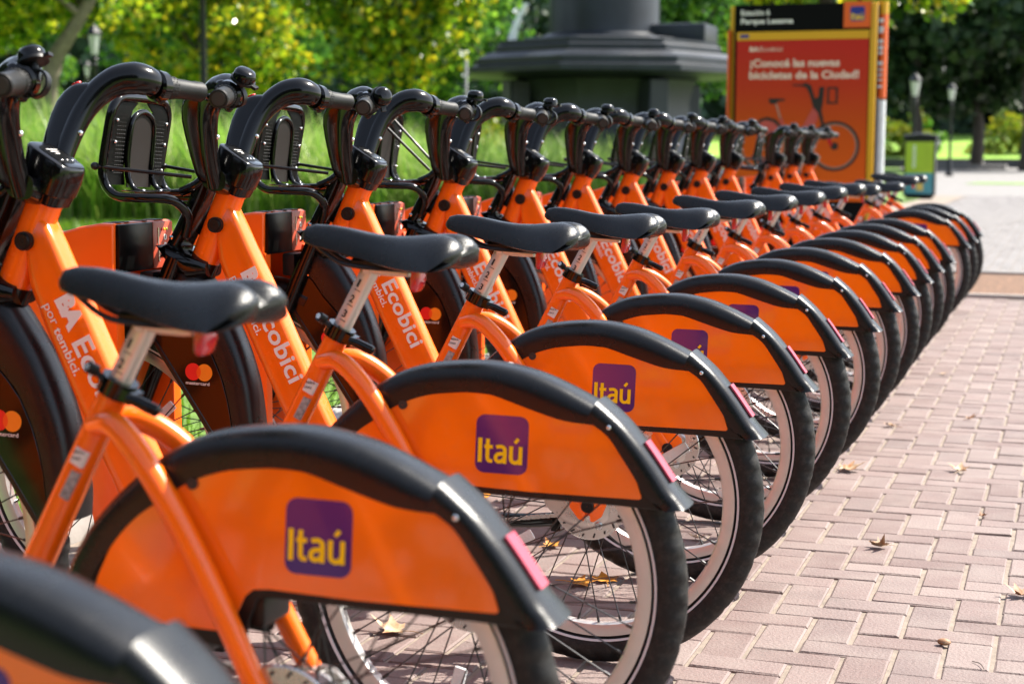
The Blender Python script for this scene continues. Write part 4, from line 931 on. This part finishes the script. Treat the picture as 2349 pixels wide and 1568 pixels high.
flat('printed_fork_guard', [(-1.115, 1.06), (-1.085, 1.06), (-1.045, .96), (-1.065, .955)], .0172, 'reflector_red', post_, .001)
MB().box((SP(-1.28), .12, .02), (1.2, .34, .04)).obj('totem_base', 'dark_iron', tot, bevel=.01)

# ------------------------------------------------------------------ bin with green and blue panel
bn = tag(empty('litter_bin', (-2.09, 31, 0)), 'dark framed bin with green and blue printed front standing on the plaza', 'bin')
MB().box((0, .17, .60), (.60, .34, 1.10)).obj('bin_body', 'dark_iron', bn, bevel=.03, seg=2)
m = MB(); m.sections([((-.33, .17, 1.165), (0, .18, 0), (0, 0, .02)), ((-.31, .17, 1.19), (0, .19, 0), (0, 0, .05)), ((0, .17, 1.215), (0, .19, 0), (0, 0, .06)), ((.31, .17, 1.19), (0, .19, 0), (0, 0, .05)), ((.33, .17, 1.165), (0, .18, 0), (0, 0, .02))], 14, 4); m.obj('bin_lid', 'dark_iron', bn)
fp = MB().box((0, -.006, .80), (.53, .012, .60)).obj('printed_panel', 'panel_green', bn)
MB().box((0, -.006, .30), (.53, .0118, .40)).obj('printed_panel', 'panel_blue', bn)
m = MB(); 
for k in range(9): m.box((-.10, -.0135, .62+k*.05), (.05+.02*(k % 2), .002, .026))
m.obj('panel_lettering', 'sign_white', fp)
MB().box((.02, -.0135, .24), (.13, .002, .16)).obj('panel_picture', 'panel_sand', bn)
MB().tube([(.30, .0, 1.05), (.36, -.04, 1.05), (.36, -.04, 1.12)], .022, 10, smooth=3).obj('bin_handle', 'alloy', bn)
MB().box((0, .17, .03), (.50, .28, .06)).obj('bin_foot', 'dark_iron', bn)

# ------------------------------------------------------------------ park lamps
def lamp(x, y, h, label, sc=1.):
    t = tag(empty('park_lamp', (x, y, 0)), label, 'lamp', 'dark park lamps with glass lanterns'); s = sc
    m = MB(); m.revolve([(.0005, 0), (.15*s, 0), (.15*s, .10*s), (.10*s, .16*s), (.085*s, .55*s), (.055*s, .62*s), (.045*s, h-.85*s), (.06*s, h-.83*s), (.04*s, h-.78*s), (.075*s, h-.72*s), (.03*s, h-.66*s), (.03*s, h-.62*s), (.0005, h-.62*s)], 16, 'z', closed=False); m.obj('lamp_post', 'dark_iron', t)
    g = MB(); g.revolve([(.0005, h-.62*s), (.085*s, h-.62*s), (.145*s, h-.22*s), (.0005, h-.22*s)], 6, 'z', closed=False); g.obj('lantern_glass', 'lamp_glass', t, 20)
    c = MB(); c.revolve([(.0005, h-.215*s), (.175*s, h-.215*s), (.165*s, h-.17*s), (.09*s, h-.07*s), (.05*s, h-.03*s), (.02*s, h), (.0005, h+.05*s)], 6, 'z', closed=False)
    for k in range(6): a = math.pi*k/3; c.tube([(.088*s*math.cos(a), .088*s*math.sin(a), h-.62*s), (.148*s*math.cos(a), .148*s*math.sin(a), h-.21*s)], .007*s, 5)
    c.obj('lantern_cage', 'dark_iron', t, 20)
lamp(at(228, 22.8), 22.8, 3.02, 'dark lantern lamp at the edge of the thick leaning trunk, before the trees', .82)
lamp(at(437, 21), 21.5, 4.35, 'dark lamp post behind the first raised handlebar, its lantern above the picture', 1.0)
lamp(at(210, 52), 52, 4.2, 'small distant lantern lamp half hidden behind the nearer lamp on the lawn', .95)
lamp(-3.5, 45, 3.05, 'sunlit lantern lamp standing behind the green and blue bin', 1.0)
lamp(-3.72, 62, 3.45, 'shaded lantern lamp under the dark trees, beyond the lamp by the bin', 1.0)
gp = tag(MB().revolve([(.0005, 0), (.04, 0), (.04, 2.9), (.03, 2.92), (.0005, 2.92)], 12, 'z', (at(1068, 33), 33, 0), closed=False).obj('metal_stake', 'steel_plate'), 'thin pale metal stake at the edge of the yellow-green tree by the fountain', 'post')

# ------------------------------------------------------------------ fountain
fo = tag(empty('fountain', (-11.45, 41.5, 0)), 'large dark bronze park fountain with round basin and thick central column', 'fountain')
MB().revolve([(.0005, 3.86), (1.72, 3.86), (1.72, 3.93), (1.62, 3.98), (1.52, 4.02), (1.49, 4.3), (1.47, 8.0), (.0005, 8.0)], 40, 'z', closed=False).obj('column', 'bronze', fo)
m = MB(); m.revolve([(.0005, 2.70), (1.7, 2.76), (2.3, 2.80), (3.30, 2.86), (3.50, 2.92), (3.50, 3.06), (3.36, 3.12), (3.36, 3.28), (3.20, 3.34), (3.10, 3.42), (2.86, 3.46), (2.86, 3.60), (2.76, 3.66), (2.76, 3.76), (2.2, 3.80), (2.1, 3.86), (.0005, 3.88)], 8, 'z', closed=False); m.obj('basin', 'bronze', fo, 20).scale = (1.13, 1.13, 1.0)
m = MB(); m.revolve([(.0005, 0), (4.6, 0), (4.6, .35), (4.3, .42), (4.2, .30), (3.2, .30), (3.0, .70), (2.75, .85), (2.6, 1.1), (2.42, 1.6), (2.38, 2.2), (2.5, 2.6), (2.6, 2.77), (.0005, 2.77)], 8, 'z', closed=False); m.obj('pedestal', 'bronze', fo, 20)
for k in range(4):
    a = math.pi/4+k*math.pi/2; M = Matrix.Rotation(a, 3, 'Z'); MB().box(M @ Vector((2.65, 0, 1.5)), (.6, .6, 2.5), M).obj('buttress', 'bronze', fo, bevel=.04)
MB().box((2.15, .3, 4.0), (1.5, 1.6, .5)).obj('plinth_block', 'bronze', fo, bevel=.08, seg=2)
for k, (dx, dy) in enumerate(((-1.95, -1.9), (-2.15, -1.55))):
    wj = tag(empty('water_jet', (-11.45+dx, 41.5+dy, 3.72)), ['sparkling jet of water falling on the near side of the fountain column', 'thinner jet of water falling just behind the sparkling fountain jet', 'short jet of water falling behind the bronze figure of the fountain'][k], 'water jet', 'water jets of the fountain')
    h = (1.0, .9, .6)[k]; m = MB(); m.tube([(.42, 0, h), (.30, 0, h*.93), (.17, 0, h*.65), (.06, 0, h*.3), (0, 0, 0)], [.025, .04, .055, .075, .09], 8, smooth=4); m.obj('stream', 'water', wj, 80)
    m = MB()
    for q in range(90):
        t = random.random(); r = random.random(); m.ball((.36*(t**1.6)+random.gauss(0, .05), random.gauss(0, .05), h*t), random.uniform(.010, .026), 5)
    tag(m.obj('droplets', 'water', wj), kind='stuff')

# ------------------------------------------------------------------ trees and shrubs
def leaf_cloud(name, centers, rad, n, size, material, parent=None, flat_=.35, squash=.75):
    centers = np.array(centers, float); rad = np.array(rad, float); m = len(centers)
    idx = RNG.integers(0, m, n); d = RNG.normal(0, 1, (n, 3)); d /= np.linalg.norm(d, axis=1)[:, None]; r = RNG.random(n)**.45
    p = centers[idx]+d*r[:, None]*rad[idx][:, None]*np.array([1, 1, squash])
    nrm = RNG.normal(0, 1, (n, 3)); nrm[:, 2] += flat_*2; nrm /= np.linalg.norm(nrm, axis=1)[:, None]
    a = np.cross(nrm, RNG.normal(0, 1, (n, 3))); a /= np.linalg.norm(a, axis=1)[:, None]; b = np.cross(nrm, a)
    s = size*RNG.uniform(.6, 1.25, n)[:, None]; w = .42*s
    V = np.stack([p-a*s*.5, p+b*w+a*s*.06+nrm*s*.07, p+a*s*.5, p-b*w+a*s*.06+nrm*s*.07], 1).reshape(-1, 3)
    return quads(name, V, np.arange(n*4).reshape(-1, 4), material, parent)
def tree(name, label, x, y, trunk, r0, crown, n, size, leaf, bark='bark', limbs=7, group='trees of the park', lobes=26):
    """trunk: path points relative to base; crown: (cx, cy, cz, rx, ry, rz) relative to base"""
    t = tag(empty(name, (x, y, 0)), label, 'tree', group)
    m = MB(); k = len(trunk); m.tube(trunk, [r0*(1-.62*i/(k-1)) for i in range(k)], 12, smooth=4)
    cx, cy, cz, rx, ry, rz = crown; cs_, rs_ = [], []
    for i in range(lobes):
        v = RNG.normal(0, 1, 3); v /= np.linalg.norm(v); q = RNG.random()**.4*.80
        cs_.append((cx+v[0]*rx*q, cy+v[1]*ry*q, cz+v[2]*rz*q)); rs_.append(RNG.uniform(.20, .36)*min(rx, rz))
    tip = Vector(trunk[-1])
    for i in range(limbs):
        c = Vector(cs_[i]); st = Vector(trunk[-1]).lerp(Vector(trunk[-2]), random.uniform(0, .8)); mid = st.lerp(c, .5)+Vector((random.gauss(0, .15), random.gauss(0, .15), .25))
        m.tube([st, mid, c], [r0*.30, r0*.18, r0*.06], 7, smooth=4)
    m.obj('trunk', bark, t)
    leaf_cloud('crown', cs_, rs_, n, size, leaf, t)
    return t
x = at(118, 29)
tree('plane_tree', 'yellow-green plane tree with a thick leaning trunk at the picture edge', x, 29, [(0, 0, -.05), (-.02, 0, 1.3), (.02, 0, 2.2), (.24, 0, 2.85), (.72, 0, 3.5), (1.3, .2, 4.5)], .29, (-.85, 0, 4.75, 3.4, 2.8, 2.2), 8500, .20, 'leaf_plane', lobes=52)
x = at(470, 38)
tree('plane_tree', 'yellowish tree behind the dark lamp post, its foliage hanging low', x, 38, [(0, 0, -.05), (.05, 0, 1.4), (-.1, .1, 2.8), (0, 0, 4.6)], .22, (-.1, 0, 4.7, 4.2, 2.8, 2.9), 9000, .23, 'leaf_yellow', 'bark_dark', lobes=60)
x = at(900, 34)
tree('plane_tree', 'broad backlit yellow-green tree filling the middle, beside the fountain', x, 34, [(0, 0, -.05), (.03, 0, .9), (-.05, .05, 2.2), (0, 0, 4.4)], .16, (.05, 0, 4.7, 2.95, 2.6, 2.9), 15000, .20, 'leaf_yellow', 'bark_dark', lobes=80)
x = at(1850, 19.5)
tree('plane_tree', 'bright yellow-green tree rising behind the poster totem', x, 20.5, [(0, 0, -.05), (.05, 0, 1.4), (0, .1, 2.8), (0, 0, 4.4)], .16, (.05, 0, 3.95, 2.35, 1.6, 2.1), 6500, .17, 'leaf_yellow', 'bark_dark', lobes=44)
mids = [(330, 46, 'leaf_green', 'green tree with a dark trunk further back behind the lantern lamp'), (560, 50, 'leaf_green', 'dark-trunked green tree in shade behind the dark lamp post'), (700, 58, 'leaf_plane', 'distant yellow-green tree between the lamp post and the broad backlit tree'),
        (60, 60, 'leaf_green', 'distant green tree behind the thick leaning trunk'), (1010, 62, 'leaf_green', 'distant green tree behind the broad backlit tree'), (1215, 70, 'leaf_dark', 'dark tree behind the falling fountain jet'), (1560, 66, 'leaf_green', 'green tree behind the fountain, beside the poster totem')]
for xd, y, lf, lb in mids:
    tree('park_tree', lb, at(xd, y), y, [(0, 0, -.05), (.1, 0, 2.0), (-.1, .1, 4.0), (.1, 0, 6.5)], .34, (0, 0, 6.2, 5.2, 3.4, 4.4), 6500, .34, lf, 'bark_dark', lobes=28)
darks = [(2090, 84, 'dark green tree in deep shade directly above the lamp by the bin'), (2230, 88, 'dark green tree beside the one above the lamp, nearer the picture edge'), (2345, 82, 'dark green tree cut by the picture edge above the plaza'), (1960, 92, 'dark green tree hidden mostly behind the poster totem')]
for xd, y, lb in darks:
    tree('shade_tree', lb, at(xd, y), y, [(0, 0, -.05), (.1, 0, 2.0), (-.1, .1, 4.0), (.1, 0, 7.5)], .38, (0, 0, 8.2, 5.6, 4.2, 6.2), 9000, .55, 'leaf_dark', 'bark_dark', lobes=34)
# far wood that reads as one mass
n = 760; fx = RNG.uniform(-120, 16, n); fy = RNG.uniform(124, 146, n); fz = RNG.uniform(.2, 17, n)
frad = RNG.uniform(2.2, 4.2, n)
nb = 420; ab = RNG.uniform(R(150), R(318), nb); rb = RNG.uniform(24, 32, nb)      # unseen foliage ring added behind the viewer to darken reflections and fill
fx = np.concatenate([fx, rb*np.cos(ab)]); fy = np.concatenate([fy, rb*np.sin(ab)+2]); fz = np.concatenate([fz, RNG.uniform(.2, 10, nb)]); frad = np.concatenate([frad, RNG.uniform(1.8, 3.2, nb)])
fwood = leaf_cloud('distant_woods', np.stack([fx, fy, fz], 1), frad, 95000, 1.35, 'leaf_far')
tag(fwood, 'dark mass of distant park trees closing the view, plus unseen foliage added behind the viewer', 'woods', kind='stuff')
def shrub(label, xd, y, rx, rz, n, leaf, size=.12):
    t = tag(empty('shrub', (at(xd, y), y, 0)), label, 'shrub', 'shrubs on the park lawn')
    cs_ = [(RNG.normal(0, rx*.45), RNG.normal(0, rx*.4), abs(RNG.normal(rz*.5, rz*.28))) for i in range(16)]
    leaf_cloud('foliage', cs_, [rx*.42]*16, n, size, leaf, t)
    m = MB()
    for c in cs_[:6]: m.tube([(random.gauss(0, .05), random.gauss(0, .05), -.05), Vector(c)*.5, c], [.025, .018, .008], 6, smooth=3)
    m.obj('stem', 'bark_dark', t)
shrub('low yellow-green shrub just below the broad backlit tree', 1000, 31, 1.1, 1.25, 2600, 'leaf_shrub')
shrub('low yellow shrub between the metal stake and the fountain', 1120, 33, 1.0, 1.55, 2400, 'leaf_shrub')
shrub('sunlit green shrub under the fountain basin, beyond the stake', 1215, 50, 1.6, 1.5, 2200, 'leaf_green', .2)
shrub('bright green rounded bush beside the poster totem on the far lawn', 2055, 101, 1.6, 3.6, 1600, 'leaf_shrub', .3)
shrub('pale green bush directly behind the bin on the far lawn', 2120, 103, 1.2, 2.6, 1200, 'leaf_green', .3)
shrub('loose green bush on the far lawn beside the dark lamp', 2290, 104, 2.4, 2.6, 1800, 'leaf_shrub', .3)
st = tag(empty('stone_steps', (at(2185, 88), 88, 0)), 'pale stone steps on the plaza behind the bin', 'steps')
MB().box((0, 0, .12), (5.2, 2.0, .24)).obj('step', 'stone_pale', st, bevel=.02); MB().box((-.5, .4, .36), (3.8, 1.2, .24)).obj('step', 'stone_pale', st, bevel=.02)
gs = sheet('grass_strip', [(-2.25, 47.0), (3, 46.6), (3, 49.5), (-1.9, 49.2)], .006, 'lawn_far')

# ------------------------------------------------------------------ fallen leaves and litter
def leaf_mesh(seed, material, sc=1., curl=.3):
    rn = random.Random(seed); pts = []
    lob = [(-150, .32), (-118, .62), (-95, .42), (-62, .92), (-35, .50), (0, 1.0), (35, .52), (62, .95), (95, .40), (118, .60), (150, .30), (180, .16)]
    for i, (a, r) in enumerate(lob):
        a2, r2 = lob[(i+1) % len(lob)]; a2 = a2 if a2 > a else a2+360
        pts.append((R(a), r*rn.uniform(.88, 1.08)))
        pts.append((R(a+(a2-a)*.5), (r+r2)/2*(.86 if r > r2 else .82)*rn.uniform(.9, 1.05)))
    V = [(0, 0, .004)]; F = []; S = .043*sc
    dirc = rn.uniform(0, 6.28)
    def zz(x, y): q = x*math.cos(dirc)+y*math.sin(dirc); w = -x*math.sin(dirc)+y*math.cos(dirc); return .003+curl*(q*q)/S*.9+.25*curl*abs(w)
    for k in (.5, 1.):
        for a, r in pts: x, y = math.cos(a)*r*S*k, math.sin(a)*r*S*k; V.append((x, y, zz(x, y)+rn.uniform(0, .12)*S*k*curl*2))
    n = len(pts)
    for i in range(n):
        j = (i+1) % n; F.append((0, 1+i, 1+j)); F.append((1+i, 1+n+i, 1+n+j, 1+j))
    m = MB(); m.v = V; m.f = F; m.tube([(-S*.12, 0, .003), (-S*.6, S*.05, .006), (-S*1.05, S*.16, .005)], .0009, 5, smooth=3)
    me = m.mesh('fallen_leaf', material, 70); return me
LV = [('dry_yellow', -.179, 1.667, 1.05, .22, .4, 'yellow lobed leaf on the shaded bricks, seen through the second rear wheel'), ('dry_yellow', -.128, 1.702, 1.0, .3, 2.1, 'yellow leaf overlapping another, nearer to the fender tip'), ('dry_cream', -.405, 1.219, 1.15, .5, 3.4, 'pale curled leaf on the bricks under the nearest bike'),
      ('dry_cream', .193, 3.11, 1.5, .55, .2, 'large pale curled dry leaf beside the row of tyres'), ('dry_cream', .503, 3.203, 1.0, .7, 1.5, 'small pale curled leaf further out on the sunny pavement'), ('dry_cream', .392, 2.205, .85, 1.0, 4.0, 'crumpled cream and brown leaf alone in the middle of the pavement'),
      ('dry_brown', .476, 4.165, .7, .7, 1, 'tiny brown leaf far out on the sunny pavement'), ('dry_brown', .716, 1.881, 1.0, .8, 2, 'brown leaf cut by the picture edge on the pavement'), ('dry_cream', -.027, 2.148, .9, .6, 5, 'pale crumpled leaf seen through the spokes of the third rear wheel'),
      ('dry_brown', .238, 3.917, .8, .5, 3, 'small orange-brown leaf by the fifth and sixth tyres'), ('dry_brown', .142, 4.12, .55, .6, 2, 'tiny orange leaf at the foot of a tyre'), ('dry_brown', .60, 2.62, .42, .9, 1, 'tiny dark brown scrap near a paver corner'), ('dry_brown', -1.574, 1.644, 1.5, .8, .5, 'brown curled leaf on the lawn edge by the kerb'),
      ('dry_cream', .30, 5.3, .6, .6, .5, 'pale leaf scrap well back along the tyres'), ('dry_yellow', -.33, 1.95, .8, .5, 1.2, 'small yellow leaf in the shade between two rear wheels')]
for i, (mt, x, y, sc_, curl, rot, lb) in enumerate(LV):
    o = link('fallen_leaf', leaf_mesh(20+i, mt, sc_, curl), None, (x, y, .001), (random.gauss(0, .08), random.gauss(0, .08), rot)); tag(o, lb, 'leaf', 'fallen dry leaves')
m = MB(); m.ball((0, 0, .006), .0105, 12, (1.25, .9, .62)); tag(m.obj('seed_pod', 'dry_brown'), 'small shiny brown seed pod on the sunny pavement', 'seed pod').location = (.588, 1.492, .0)
m = MB(); m.tube([(-.02, 0, .002), (0, .004, .004), (.026, -.003, .003)], .0008, 5, smooth=4); tw = tag(m.obj('twig', 'bark_dark'), 'thin dark twig on the bricks near the seed pod', 'twig'); tw.location = (.655, 1.385, 0); tw.rotation_euler = (0, 0, -1.0)

# scratches on the top of the second bike's fender
for o in list(COL.objects):
    if o.name.split('.')[0] == 'rear_fender' and o.parent and abs(o.parent.location.y-D_ROW) < .05:
        for q in range(9):
            x = random.gauss(.02, .016); y = random.gauss(-.006, .008); z = .6152-.5*max(0, x-.02)**1.6-abs(y)*.10
            MB().sections([((x-.004, y, z), (0, 0, .0006), (0, .0012, 0)), ((x, y+.001, z+.0004), (0, 0, .0006), (0, .0022, 0)), ((x+.005, y, z-.0004), (0, 0, .0005), (0, .0010, 0))], 6).obj('scuff_mark', 'sticker_white', o)
